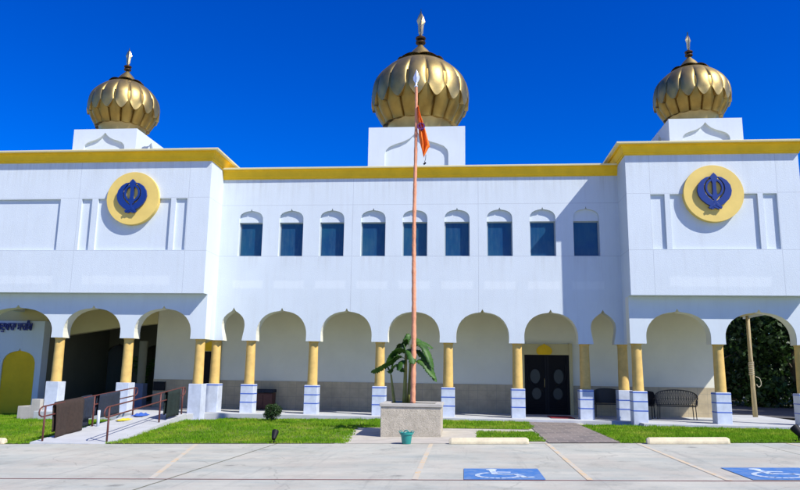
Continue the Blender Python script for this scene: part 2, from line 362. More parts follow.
def tag(o, label=None, cat=None, group=None, kind=None):
    if label: o['label'] = label
    if cat: o['category'] = cat
    if group: o['group'] = group
    if kind: o['kind'] = kind
    return o
def empty(name, loc=(0, 0, 0)):
    o = bpy.data.objects.new(name, None); o.empty_display_size = .3; COL.objects.link(o); o.location = loc; return o
def grid(name, fn, xs, ys, m, parent=None):
    vs = [(x, y, fn(x, y)) for y in ys for x in xs]; nx = len(xs)
    fs = [(j*nx+i, j*nx+i+1, (j+1)*nx+i+1, (j+1)*nx+i) for j in range(len(ys)-1) for i in range(nx-1)]
    b = MB(); b.v = vs; b.f = fs; return b.build(name, m, parent)
def bez(pts, n=12):
    """Catmull-Rom through pts"""
    P = [Vector(p) for p in pts]; out = []
    for i in range(len(P)-1):
        a = P[max(i-1, 0)]; b = P[i]; c = P[i+1]; d = P[min(i+2, len(P)-1)]
        for k in range(n):
            t = k/n; out.append(.5*((2*b)+(c-a)*t+(2*a-5*b+4*c-d)*t*t+(-a+3*b-3*c+d)*t**3))
    out.append(P[-1]); return out

# ------------------------------------------------------------------ terrain
SL = .024
def lotz(x, y=0): return SL*max(-25, min(25, x))
def lawnz(x, y):
    b = .11 + .0155*x if x < 0 else .11
    b = max(b, -.14)
    if y <= -6.9: return lotz(x)
    t = min(1, (y+6.9)/5.2); t = t*t*(3-2*t)
    a = lotz(x)
    return a*(1-t)+b*t
def rng_(a, b, s): 
    n = max(1, int(round((b-a)/s))); return [a+(b-a)*i/n for i in range(n+1)]
def base_h(x, y):
    z = lawnz(max(-25, min(25, x)), max(-6.9, y)) if y > -6.9 else lotz(x)
    return z-.06
xs = [-600, -200, -60]+rng_(-25, 25, 1)+[60, 200, 600]
ys = [-600, -200, -60, -26]+rng_(-6.9, 8, .7)+[20, 60, 200, 600]
g = grid('ground', base_h, xs, ys, M['ground']); tag(g, kind='structure')
lot = grid('parking_lot', lambda x, y: lotz(x), [-60]+rng_(-25, 25, 2)+[60], [-70, -40, -25, -15, -6.82], M['lot']); tag(lot, kind='structure')
# flat lawn sheets
lawn_polys = []
def lawn(name, poly):
    """poly: xy outline; filled by a fine grid clipped to it"""
    lawn_polys.append(poly)
    b = MB(); x0 = min(p[0] for p in poly); x1 = max(p[0] for p in poly); y0 = min(p[1] for p in poly); y1 = max(p[1] for p in poly)
    bm = bmesh.new(); X = rng_(x0, x1, .5); Y = rng_(y0, y1, .4)
    V = [[bm.verts.new((x, y, 0)) for x in X] for y in Y]
    for j in range(len(Y)-1):
        for i in range(len(X)-1): bm.faces.new((V[j][i], V[j][i+1], V[j+1][i+1], V[j+1][i]))
    ar = sum(poly[i][0]*poly[(i+1) % len(poly)][1]-poly[(i+1) % len(poly)][0]*poly[i][1] for i in range(len(poly)))
    P = poly if ar > 0 else poly[::-1]
    for i in range(len(P)):
        a = Vector((*P[i], 0)); c = Vector((*P[(i+1) % len(P)], 0)); d = c-a; nrm = Vector((d.y, -d.x, 0)).normalized()
        bmesh.ops.bisect_plane(bm, geom=bm.verts[:]+bm.edges[:]+bm.faces[:], plane_co=a, plane_no=nrm, clear_outer=True)
    for v in bm.verts: v.co.z = lawnz(v.co.x, v.co.y)+.012
    me = bpy.data.meshes.new(name); bm.to_mesh(me); bm.free(); me.materials.append(M['soil'])
    o = bpy.data.objects.new(name, me); COL.objects.link(o); tag(o, kind='structure'); return o
lawn('lawn', [(-24, -6.9), (-8.62, -6.9), (-8.62, -1.35), (-24, -1.35)])
lawn('lawn', [(-24, -1.35), (-12.9, -1.35), (-12.9, 1.48), (-24, 1.48)])
lawn('lawn', [(-6.72, -6.9), (-1.02, -6.9), (-1.30, -3.45), (-1.30, -1.35), (-7.15, -1.35)])
lawn('lawn', [(-6.2, -1.35), (-1.30, -1.35), (-1.30, -.5), (-6.2, -.5)])
lawn('lawn', [(-1.30, -3.38), (3.40, -3.38), (3.62, -2.6), (3.62, -.5), (-1.30, -.5)])
lawn('lawn', [(1.98, -6.55), (3.50, -6.55), (3.45, -4.12), (1.98, -4.12)])
lawn('lawn', [(5.12, -6.9), (24, -6.9), (24, -1.35), (5.12, -1.35)])
# concrete apron round the planter (one sheet just below the lawns, a touch above the ground)
ap = grid('concrete_walk', lambda x, y: lawnz(x, y)+.004, rng_(-1.6, 5.3, .4), rng_(-6.9, -.45, .4), M['walk']); tag(ap, kind='structure')
pv = grid('paver_walk', lambda x, y: lawnz(x, y)+.016, [3.52, 4.0, 4.5, 5.1], rng_(-6.9, -.45, .4), M['paver']); tag(pv, kind='structure')
# thin concrete lip at the lot edge left of the ramp
# platform slab
pf = MB()
pf.box(-7.0, 6.95, -.46, 2.6, -.4, .2); pf.box(-12.1, -7.002, -1.32, 10.0, -.5, .2); pf.box(6.952, 12.6, -1.32, 4.6, -.4, .2)
o = pf.build('platform', M['platform'], bevel=.012); tag(o, kind='structure')
ln = grid('rear_lane', lambda x, y: lawnz(x, y)+.012, rng_(10.0, 40, 2), rng_(4.6, 16, 1), M['asphalt']); tag(ln, kind='structure')
# ramp
def rampz(y): 
    t = max(0, min(1, (y+6.9)/5.6)); return lotz(-7.6)*(1-t)+.2*t
rb = MB(); vs = []
Y = rng_(-6.9, -1.32, .6)
for y in Y:
    t = (y+6.9)/5.6; xl = -8.62-.0*t; xr = -6.62-.42*t
    vs += [(xl, y, rampz(y)+.02), (xr, y, rampz(y)+.02), (xl, y, -.6), (xr, y, -.6)]
fs = []
for i in range(len(Y)-1):
    a = i*4; c = a+4; fs += [(a, a+1, c+1, c), (a+1, a+3, c+3, c+1), (a, c, c+2, a+2)]
fs += [(0, 2, 3, 1)]; rb.v = vs; rb.f = fs
o = rb.build('ramp', M['platform']); tag(o, kind='structure')

# ------------------------------------------------------------------ grass blades (one object)
def inside(poly, x, y):
    c = np.zeros(len(x), bool); n = len(poly)
    for i in range(n):
        x1, y1 = poly[i]; x2, y2 = poly[(i+1) % n]
        if y1 == y2: continue
        cond = ((y1 > y) != (y2 > y)) & (x < (x2-x1)*(y-y1)/(y2-y1)+x1); c ^= cond
    return c
def mesh_np(name, V, F, m, parent=None, k=3):
    me = bpy.data.meshes.new(name); nf = len(F)
    me.vertices.add(len(V)); me.vertices.foreach_set('co', V.astype(np.float32).ravel())
    me.loops.add(nf*k); me.loops.foreach_set('vertex_index', F.astype(np.int32).ravel())
    me.polygons.add(nf); me.polygons.foreach_set('loop_start', np.arange(0, nf*k, k, dtype=np.int32))
    try: me.polygons.foreach_set('loop_total', np.full(nf, k, dtype=np.int32))
    except Exception: pass
    me.update(calc_edges=True); me.validate(); me.materials.append(m)
    o = bpy.data.objects.new(name, me); COL.objects.link(o)
    if parent: o.parent = parent
    return o
VV = []; FF = []; off = 0
for poly in lawn_polys:
    x0 = max(-16.5, min(p[0] for p in poly)); x1 = min(14.5, max(p[0] for p in poly)); y0 = min(p[1] for p in poly); y1 = max(p[1] for p in poly)
    area = (x1-x0)*(y1-y0)
    if area <= 0: continue
    n = int(area*1500)
    x = rng.uniform(x0-.03, x1+.03, n); y = rng.uniform(y0-.02, y1+.02, n)
    jx = .035*np.sin(y*9)+.03*np.sin(y*23+1); jy = .03*np.sin(x*11)+.025*np.sin(x*27+2)
    k = inside(poly, x+jx, y+jy); x = x[k]; y = y[k]
    # uneven growth
    den = .5+.5*np.sin(x*1.3+np.sin(y*2.1)*1.5)*np.sin(y*1.7+np.sin(x*.9)*2)
    den2 = .5+.5*np.sin(x*5.1+3*np.sin(y*3.3))*np.sin(y*6.3+2*np.sin(x*4.1))
    keep = rng.random(len(x)) < (.55+.45*den); x = x[keep]; y = y[keep]; den = den[keep]; den2 = den2[keep]
    n = len(x); z = np.array([lawnz(a, c) for a, c in zip(x, y)])+.005
    h = rng.uniform(.028, .07, n)*(.55+.75*den2)*np.where(rng.random(n) < .03, 1.7, 1); a = rng.uniform(0, 2*np.pi, n); w = rng.uniform(.007, .013, n)
    tx = rng.normal(0, .024, n); ty = rng.normal(0, .024, n)
    V = np.empty((n, 3, 3)); V[:, 0] = np.stack([x-np.cos(a)*w, y-np.sin(a)*w, z], 1); V[:, 1] = np.stack([x+np.cos(a)*w, y+np.sin(a)*w, z], 1)
    V[:, 2] = np.stack([x+tx, y+ty, z+h], 1)
    VV.append(V.reshape(-1, 3)); FF.append(np.arange(n*3).reshape(-1, 3)+off); off += n*3
gr = mesh_np('grass', np.concatenate(VV), np.concatenate(FF), M['grass'])
tag(gr, 'short bright green lawn grass in front of the arcade', 'grass', kind='stuff')

# ------------------------------------------------------------------ building
W, P, B = 6.77, 1.228, .364       # half width of the centre, projection of the wings, depth of their overhang
YA = -(P-B)                       # plane of the wing arcades
A1, A2, A3, AB = 1.132, 3.39, 5.549, 6.758
ZT, ZP, ZF = 2.57, 1.13, .2
temple = empty('domed_temple', (0, 0, 0))
tag(temple, 'long white two storey domed temple with scalloped arcade, yellow cornice and gold onion domes', 'temple')
def part(mb, name, m, parent=temple, **k): return mb.build(name, m, parent, **k)

BIG = [(1, 2.57-2.57), (1.005, .29), (.985, .40), (.93, .57), (.80, .74), (.60, .87), (.36, .955), (.15, .99), (.055, 1.005), (.035, 1.03), (0, 1.10)]
def arch_pts(cx, hw, z0=2.57, zc=3.575, tip=3.67):
    """from left foot over the cusp to right foot"""
    H = zc-z0
    half = [(1, 0), (1.008, .2), (1.0, .33), (.965, .47), (.90, .60), (.80, .73), (.66, .84), (.48, .925), (.30, .97), (.13, .992), (.06, 1.005)]
    L = [(cx-hw*a, z0+H*b_) for a, b_ in half]+[(cx-.012, tip-.01), (cx, tip), (cx+.012, tip-.01)]+[(cx+hw*a, z0+H*b_) for a, b_ in half[::-1]]
    return L
def narrow_pts(cx, w=1.):
    half = [(.325, 2.57), (.345, 2.70), (.375, 2.85), (.398, 3.0), (.402, 3.12), (.38, 3.24), (.33, 3.34), (.25, 3.43), (.15, 3.51), (.07, 3.56), (.035, 3.61)]
    L = [(cx-a*w, z) for a, z in half]+[(cx, 3.68)]+[(cx+a*w, z) for a, z in half[::-1]]
    return L
# --- main facade, arches notched into its lower edge, nine window holes
loop = [(-W, 8.28), (-W, ZT)]
notch = [(-6.14, 'n'), (-4.47, 'b'), (-2.26, 'b'), (0, 'b'), (2.26, 'b'), (4.47, 'b'), (6.14, 'n')]
for cx, kx in notch: loop += narrow_pts(cx) if kx == 'n' else arch_pts(cx, .855)
loop += [(W, ZT), (W, 8.28)]
WS = 1.4263; holes = []
def win_arch(cx, hw, z0, zs, zc, tip, rev=False):
    h = [(1, 0), (.99, .30), (.93, .52), (.80, .72), (.60, .86), (.36, .95), (.15, .99), (.06, 1.01)]
    L = [(cx-hw, z0)]+[(cx-hw*a, zs+(zc-zs)*b_) for a, b_ in h]+[(cx, tip)]+[(cx+hw*a, zs+(zc-zs)*b_) for a, b_ in h[::-1]]+[(cx+hw, z0)]
    return L
for k in range(-4, 5): holes.append(win_arch(k*WS, .425, 5.45, 6.68, 7.04, 7.12))
part(MB().prism([[(-W, 8.28), (-W, 4.0), (W, 4.0), (W, 8.28)]]+holes, 0.0, .45), 'facade_wall', M['wall_main'])
low = [(-W, 3.9995)]+loop[1:-1]+[(W, 3.9995)]
part(MB().prism([low], 0, .03), 'facade_wall', M['wall_main'])
part(MB().prism([low], .0305, .42), 'arcade_lining', M['inner'])
for k in range(-4, 5):
    cx = k*WS
    f = MB().prism([win_arch(cx, .424, 6.645, 6.68, 7.039, 7.119)], .10, .2)
    f = part(f, 'window', M['wall_main'])
    f['label'] = 'arched window recess with white panel over dark glass'
    q = MB().prism([[(cx-.424, 5.451), (cx-.424, 6.645), (cx+.424, 6.645), (cx+.424, 5.451)]], .205, .22); part(q, 'pane', M['glass'], f)
    q = MB().prism([[(cx-.424, 5.451), (cx-.424, 6.644), (cx+.424, 6.644), (cx+.424, 5.451)], [(cx-.39, 5.485), (cx-.39, 6.612), (cx+.39, 6.612), (cx+.39, 5.485)]], .175, .204); part(q, 'frame', M['frame'], f)
# --- wings
LX, RX = 14.90, 12.03
def wing(sgn, outer, pill, arches, panels, name):
    # upper front with recessed panels
    x0, x1 = (W, outer)
    def mx(L): return [(sgn*a, b_) for a, b_ in L]
    out = [(x0, 4.03), (x0, 8.56), (x1, 8.56), (x1, 4.03)]
    hl = [[(a, 5.46), (a, 7.21), (c, 7.21), (c, 5.46)] for a, c in panels]
    part(MB().prism([mx(out)]+[mx(h) for h in hl], -P, -P+.075), 'wing_wall', M['wall_wing'])
    xa, xb = sorted((sgn*(x0+.0), sgn*outer))
    c = MB().box(xa, xb, -P+.0755, 3.9 if sgn > 0 else 14, 4.03, 8.56); part(c, 'wing_wall', M['wall_wing'])
    # lower arcade wall
    lo = [(sgn*a, b_) for a, b_ in [(W, 4.029), (W, ZT)]]
    pts = []
    for cx, hw in arches:
        ap_ = arch_pts(cx, hw, zc=3.55, tip=3.64)
        pts += ap_
    pts = [(sgn*a, b_) for a, b_ in pts]
    L = lo+pts+[(sgn*outer, ZT), (sgn*outer, 4.029)]
    part(MB().prism([L], YA, YA+.03), 'arcade_wall', M['wall'])
    part(MB().prism([L], YA+.0305, YA+.45), 'arcade_lining', M['inner'])
    # return of the arcade wall back to the main facade
    xr0, xr1 = sorted((sgn*W, sgn*(W+.28)))
    part(MB().box(xr0, xr1, YA+.451, .0, ZT, 4.029), 'arcade_wall', M['wall'])
    part(MB().box(xr0, xr1, .001, .45, ZT, 4.029), 'arcade_wall', M['inner'])
wing(1, RX, None, [(8.225, .96), (10.655, 1.03)], [(7.50, 7.93), (8.09, 10.73), (10.89, 11.31)], 'r')
wing(-1, LX, None, [(8.225, .96), (10.655, .99), (13.32, 1.27)], [(7.53, 7.92), (8.09, 10.64), (10.85, 11.22), (11.97, 14.6)], 'l')
# right end: side beam over the open end, arcade side wall
part(MB().box(RX-.06, RX, YA+.451, 3.9, 3.72, 4.029), 'arcade_wall', M['wall'])
# left end wall
part(MB().box(-LX, -LX+.3, 1.901, 10.1, -.2, 4.029), 'arcade_wall', M['wall'])
part(MB().box(-LX, -LX+.2, YA+.451, 1.9, 3.6, 4.029), 'arcade_wall', M['wall'])
# cores
part(MB().box(-W+.001, W-.001, .452, 14, 3.86, 8.24), 'upper_wall', M['wall'])
part(MB().box(W-.0005, 10.3, 3.902, 14, 4.0, 8.5), 'upper_wall', M['wall'])
part(MB().box(-9.9, 10.35, 2.5, 14, -.3, 3.86), 'ground_floor_wall', M['inner'])
# arcade ceilings
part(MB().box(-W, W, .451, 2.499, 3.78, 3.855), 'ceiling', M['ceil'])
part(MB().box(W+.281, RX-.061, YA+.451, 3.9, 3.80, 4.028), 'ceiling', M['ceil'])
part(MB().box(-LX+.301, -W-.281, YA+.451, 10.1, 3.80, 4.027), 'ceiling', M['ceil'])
# dado on the back wall
dd = MB(); 
for a, c in ((-9.9, -8.14), (-7.36, 3.66), (5.48, 10.35)): dd.box(a, c, 2.478, 2.4995, .2, 1.21)
part(dd, 'dado', M['dado'])
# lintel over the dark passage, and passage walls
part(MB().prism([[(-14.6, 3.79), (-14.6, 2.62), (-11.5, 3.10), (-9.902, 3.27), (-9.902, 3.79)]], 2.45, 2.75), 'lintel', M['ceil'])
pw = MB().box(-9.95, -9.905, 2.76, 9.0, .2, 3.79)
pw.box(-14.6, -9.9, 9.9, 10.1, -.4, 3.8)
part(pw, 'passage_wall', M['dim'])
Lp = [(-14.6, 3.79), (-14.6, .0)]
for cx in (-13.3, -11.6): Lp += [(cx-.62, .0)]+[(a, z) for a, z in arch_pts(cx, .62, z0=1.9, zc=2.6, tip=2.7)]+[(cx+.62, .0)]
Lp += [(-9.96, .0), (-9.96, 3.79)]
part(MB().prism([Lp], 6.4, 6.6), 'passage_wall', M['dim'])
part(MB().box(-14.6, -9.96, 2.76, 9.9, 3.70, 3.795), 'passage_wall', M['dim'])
# inner column with slate base at the passage mouth
ic = part(MB().lathe([(.15, 1.05), (.15, 2.6)], (-10.3, 2.3, 0), 20), 'pillar', M['dim'], autosmooth=40)
part(MB().box(-10.48, -10.12, 2.12, 2.48, .2, 1.05), 'plinth', M['bluebox'], ic)
part(MB().box(-9.86, -9.42, 2.40, 2.476, .80, 1.12), 'meter_box', M['black'])
# niche wall at far left
NX = -13.78
nh = win_arch(-14.65, .645, -.3, 1.55, 2.17, 2.27)
part(MB().prism([[(-17.5, -.4), (NX, -.4), (NX, 3.27), (-17.5, 3.27)]], 1.58, 1.9), 'niche_wall', M['wall'])
part(MB().prism([[(-17.5, 3.27), (NX, 3.27), (NX, 3.795), (-LX-.01, 3.795), (-LX-.01, 4.4), (-17.5, 4.4)]], 1.62, 1.899), 'lintel', M['ceil'])
part(MB().prism([[(-17.5, -.4), (NX, -.4), (NX, 3.26), (-17.5, 3.26)], [(a, max(z, -.3)) for a, z in nh]], 1.50, 1.579), 'niche_wall', M['wall'])
part(MB().prism([win_arch(-14.65, .643, -.299, 1.55, 2.168, 2.268)], 1.555, 1.5795), 'niche', M['niche'])
part(MB().box(NX-.3, NX, 1.901, 6.39, -.4, 3.79), 'passage_wall', M['dim'])

# pillars
def pillar(x, y, bands, zt=ZT, big=1.):
    s = MB().lathe([(.162, ZP), (.172, ZP+.02), (.168, ZP+.06), (.158, 1.9), (.150, zt-.05), (.166, zt-.045), (.166, zt-.001)], (x, y, 0), 28)
    sh = part(s, 'pillar', M['column'], autosmooth=35)
    pl = part(MB().box(x-.22, x+.22, y-.22, y+.22, ZF-.25, ZP), 'plinth', M['plinth'], sh, bevel=.012)
    for z in bands:
        part(MB().prism([[(x-.223, y-.223), (x+.223, y-.223), (x+.223, y+.223), (x-.223, y+.223)], [(x-.21, y-.21), (x+.21, y-.21), (x+.21, y+.21), (x-.21, y+.21)]], z-.016, z+.016,
             Matrix(((1, 0, 0, 0), (0, 0, 1, 0), (0, 1, 0, 0), (0, 0, 0, 1)))), 'tile_band', M['band'], sh)
    return sh
BN = (1.085, .82, .54)
for x in (-A3, -A2, -A1, A1, A2, A3): pillar(x, .235, BN)
pillar(AB, .235, (.82, .54)); pillar(-AB-.0, .235, (1.085,))
for x in (7.0, 9.45, 11.86): pillar(x, YA+.24, BN)
for x in (-7.0, -9.45, -11.86, -14.78): pillar(x, YA+.24, ())
# small black caps at the arch cusps
# cornices
def sweep(path, prof):
    """path: xy points (wall line, outward on the right hand side); prof: (out, z)"""
    n = len(path); b = MB(); rings = []
    for i in range(n):
        p = Vector(path[i])
        def nrm(a, c): d = (Vector(c)-Vector(a)).normalized(); return Vector((d.y, -d.x))
        if i == 0: nn = nrm(path[0], path[1]); s_ = 1
        elif i == n-1: nn = nrm(path[-2], path[-1]); s_ = 1
        else:
            a = nrm(path[i-1], path[i]); c = nrm(path[i], path[i+1]); nn = (a+c).normalized(); s_ = 1/max(.3, nn.dot(a))
        rings.append([(p.x+nn.x*o*s_, p.y+nn.y*o*s_, z) for o, z in prof])
    m_ = len(prof); vs = [v for r_ in rings for v in r_]
    fs = [(i*m_+k, i*m_+(k+1) % m_, (i+1)*m_+(k+1) % m_, (i+1)*m_+k) for i in range(n-1) for k in range(m_)]
    fs += [tuple(range(m_)), tuple(range((n-1)*m_, n*m_))[::-1]]
    return b.add(vs, fs)
def cornice(path, z0, z1, pr):
    H = z1-z0
    prof = [(-.05, z0), (.035, z0), (.04, z0+.06*H/.38), (.06, z0+.07*H/.38)]
    for t in np.linspace(0, 1, 7): prof.append((.07+.05*t**1.5, z0+.07+(H-.15)*t))
    prof += [(.19, z1-.075), (.19, z1-.055), (-.05, z1-.055)]
    c = part(sweep(path, prof), 'cornice', M['yellow'], autosmooth=30)
    prof2 = [(-.3, z1-.054), (pr, z1-.054), (pr+.01, z1-.01), (pr, z1), (-.3, z1)]
    part(sweep(path, prof2), 'coping', M['cream'], c)
cornice([(-W+.0, 0), (W-.0, 0)], 8.17, 8.54, .23)
cornice([(-LX, 14), (-LX, -P), (-W, -P), (-W, 14)], 8.49, 8.86, .29)
cornice([(W, 14), (W, -P), (RX, -P), (RX, 3.9)], 8.49, 8.86, .29)
part(MB().box(-W-.05, W+.05, -.04, 14, 8.24, 8.50), 'roof', M['roof'])
for a, c, d in ((-LX+.06, -W-.06, 14), (W+.06, RX-.06, 3.9)): part(MB().box(a, c, -P+.06, d-.05, 8.561, 8.82), 'roof', M['roof'])

# emblem discs with the khanda
def khanda_mb(y0, y1, cx, cz, s):
    b = MB()
    T = Matrix.Translation((cx, 0, cz)) @ Matrix.Diagonal((s, 1, s, 1))
    # centre double-edged blade
    b.prism([[(0, 1.0), (-.10, .90), (-.19, .77), (-.14, .62), (-.085, .45), (-.09, .0), (-.15, -.35), (-.07, -.42), (-.07, -.62), (0, -.72), (.07, -.62), (.07, -.42), (.15, -.35), (.09, 0), (.085, .45), (.14, .62), (.19, .77), (.10, .90)]], y0, y1, T)
    # ring
    N_ = 36; ro, ri = .45, .35; c = (0, .20)
    b.prism([[(c[0]+ro*math.cos(2*math.pi*k/N_), c[1]+ro*1.12*math.sin(2*math.pi*k/N_)) for k in range(N_)], [(c[0]+ri*math.cos(2*math.pi*k/N_), c[1]+ri*1.12*math.sin(2*math.pi*k/N_)) for k in range(N_)]], y0+.004, y1-.004, T)
    for sg in (-1, 1):
        outer = [(.16, .80), (.38, .77), (.62, .61), (.79, .36), (.85, .06), (.80, -.18), (.68, -.40), (.44, -.62), (.16, -.78), (-.16, -.92), (-.28, -.84)]
        inner = [(-.14, -.60), (.10, -.46), (.32, -.28), (.47, -.06), (.53, .16), (.50, .38), (.38, .58)]
        L = [(sg*a, c_) for a, c_ in outer+inner]
        if sg < 0: L = L[::-1]
        b.prism([L], y0+.008+.003*sg, y1-.006+.003*sg, T)
        hl = [(-.08, -.60), (-.34, -.80), (-.28, -.90), (-.02, -.70)]
        b.prism([[(sg*a, c_) for a, c_ in hl]], y0-.004, y1-.012, T)
    return b
for sg in (-1, 1):
    cx, cz, rr = sg*9.39, 7.20, .905
    n = 64; ring = [(cx+rr*math.cos(2*math.pi*k/n), cz+rr*math.sin(2*math.pi*k/n)) for k in range(n)]
    d = part(MB().prism([ring], -P-.10, -P+.075), 'emblem_disc', M['disc'], bevel=.01)
    part(khanda_mb(-P-.20, -P-.12, cx, cz+.03, .61), 'emblem', M['blue'], d, bevel=.006)
    st = MB()
    for (a, c) in ((0, .3), (-.3, -.1), (.3, -.1)): st.tube([(cx+a*.5, -P-.14, cz+c*.5), (cx+a*.5, -P-.095, cz+c*.5)], .03, 8)
    part(st, 'standoff', M['blue'], d)

# dome boxes
def ogee(cx, hw, zb, zs, zt):
    half = [(1., zb), (1., zs), (.97, zs+(zt-zs)*.16), (.86, zs+(zt-zs)*.32), (.66, zs+(zt-zs)*.44), (.42, zs+(zt-zs)*.54), (.22, zs+(zt-zs)*.68), (.09, zs+(zt-zs)*.84)]
    return [(cx-hw*a, z) for a, z in half]+[(cx, zt)]+[(cx+hw*a, z) for a, z in half[::-1]]
def dome_box(cx, yf, w, z0, z1, hw, zs, zt):
    core = part(MB().box(cx-w/2+.09, cx+w/2-.09, yf+.09, yf+w-.09, z0, z1-.002), 'dome_base', M['wall'])
    for k in range(4):
        T = Matrix.Translation((cx, yf+w/2, 0)) @ Matrix.Rotation(k*math.pi/2, 4, 'Z')
        e = .0895 if k % 2 else 0
        L = [(-w/2+e, z0), (-w/2+e, z1), (w/2-e, z1), (w/2-e, z0)]
        part(MB().prism([L, ogee(0, hw, z0+.05, zs, zt)], -w/2, -w/2+.0895, T), 'recessed_panel', M['wall'], core)
    return core
# domes
def dome(cx, cy, z0, Rr, N_=16, tipf=1.):
    prof = [(.0, .66), (.10, .67), (.22, .70), (.35, .755), (.50, .86), (.65, .935), (.80, .98), (.95, 1.0), (1.12, .985), (1.26, .945), (1.40, .865), (1.52, .76), (1.62, .645), (1.71, .50), (1.77, .36)]
    zz = [p[0] for p in prof]; rr = [p[1] for p in prof]
    def rad(t):                                     # smooth interpolation
        i = 0
        while i < len(zz)-2 and t > zz[i+1]: i += 1
        a, c = zz[i], zz[i+1]; u = (t-a)/(c-a)
        r0, r1 = rr[i], rr[i+1]; m0 = (rr[i+1]-rr[max(i-1, 0)])/(zz[i+1]-zz[max(i-1, 0)])*(c-a); j = min(i+2, len(zz)-1); m1 = (rr[j]-rr[i])/(zz[j]-zz[i])*(c-a)
        return .935*((2*u**3-3*u*u+1)*r0+(u**3-2*u*u+u)*m0+(-2*u**3+3*u*u)*r1+(u**3-u*u)*m1)
    neck = MB().lathe([(rad(t)*Rr*.965, t*Rr) for t in np.linspace(0, 1.77, 24)], (cx, cy, z0), 64)
    d = part(neck, 'dome', M['gold_dark'], smooth=True)
    SP = 14
    rows = [(.31, .335, 1.20, 0., -.010, .115), (.66, .95, 1.765, .5, .040, .070)]
    for tip, notch_, top, ph, off, bulge in rows:
        b = MB(); NA = N_*SP; NV = 16; vs = []
        for j in range(NV+2):
            for k in range(NA):
                u = (k % SP)/SP*2-1; ca = 2*math.pi*(k+ph*SP)/NA
                au = abs(u); zb_ = tip+(notch_-tip)*(au**1.8)
                v = min(1, j/NV)
                t = top+(zb_-top)*(v)
                lob = math.sqrt(max(0, 1-au**2.4))
                fade = min(1, (1.77-t)/.5)
                r = rad(t)*(1+off+bulge*(lob-.25)*fade*(.8+.2*v))
                flare = max(0, (v-.80)/.2); r += .030*flare**2*(.4+.6*lob)
                if j > NV: r = rad(t)*(1+off-.025)-.0; 
                vs.append((cx+r*Rr*math.cos(ca), cy+r*Rr*math.sin(ca), z0+t*Rr+(.0 if j <= NV else .012*Rr)))
        fs = []
        for j in range(NV+1):
            for k in range(NA):
                k2 = (k+1) % NA; fs.append((j*NA+k, j*NA+k2, (j+1)*NA+k2, (j+1)*NA+k))
        b.add(vs, fs); part(b, 'petal_row', M['gold_low'] if ph == 0 else M['gold'], d, autosmooth=50)
    # flared skirt and cone
    sk = MB(); NA = 64; vs = []
    pr = [(.46, 1.745), (.52, 1.735), (.42, 1.775), (.31, 1.83), (.24, 1.91), (.175, 2.0), (.10, 2.08), (.05, 2.14)]
    for i, (r, t) in enumerate(pr):
        for k in range(NA):
            a = 2*math.pi*k/NA; sc = (abs(math.sin(a*4))**.8*.055 if i <= 1 else abs(math.sin(a*4))*.02 if i == 2 else 0)
            vs.append((cx+r*(1-sc)*Rr*math.cos(a), cy+r*(1-sc)*Rr*math.sin(a), z0+(t+sc*.9)*Rr))
    fs = [(i*NA+k, i*NA+(k+1) % NA, (i+1)*NA+(k+1) % NA, (i+1)*NA+k) for i in range(len(pr)-1) for k in range(NA)]
    sk.add(vs, fs); part(sk, 'dome_cap', M['gold'], d, autosmooth=45)
    f = MB().lathe([(.03, 2.12), (.035, 2.17), (.10, 2.185), (.11, 2.205), (.10, 2.225), (.04, 2.24), (.035, 2.26), (.10, 2.275), (.115, 2.30), (.10, 2.325), (.03, 2.34), (.022, 2.42), (.018, 2.5)], (0, 0, 0), 20)
    f.v = [(cx+x*Rr, cy+y*Rr, z0+z*Rr) for x, y, z in f.v]
    fo = part(f, 'finial', M['finial_dark'], d, autosmooth=40)
    bl = MB(); T = Matrix.Translation((cx, cy, z0)) @ Matrix.Rotation(R(20), 4, 'Z') @ Matrix.Diagonal((Rr, Rr, Rr, 1))
    out = [(-.025, 2.36), (-.05, 2.42), (-.055, 2.55), (-.085, 2.62), (-.045, 2.72), (-.02, 2.76), (0, 2.84), (.02, 2.76), (.05, 2.72), (.09, 2.62), (.06, 2.55), (.05, 2.42), (.025, 2.36)]
    out = [(x*(1+.3*(tipf-1)), 2.36+(z-2.36)*tipf) for x, z in out]
    n = len(out); vs = [Vector((x, 0, z)) for x, z in out]+[Vector((x*.1, -.028, z)) for x, z in out]+[Vector((x*.1, .028, z)) for x, z in out]
    fs = []
    for i in range(n):
        j = (i+1) % n; fs += [(i, j, n+j, n+i), (j, i, 2*n+i, 2*n+j)]
    bl.add([T @ v for v in vs], fs); part(bl, 'spear_blade', M['blade'], fo)
    return d
dome_box(-.03, .80, 3.48, 8.5, 10.30, 1.14, 9.30, 10.14)
dome(-.03, 2.54, 10.30, 1.86, tipf=1.3)
for cx in (-10.84, 9.45):
    dome_box(cx, -.83, 2.30, 8.8, 9.83, .74, 9.16, 9.70)
    dome(cx, .33, 9.83, 1.235, tipf=1.15)

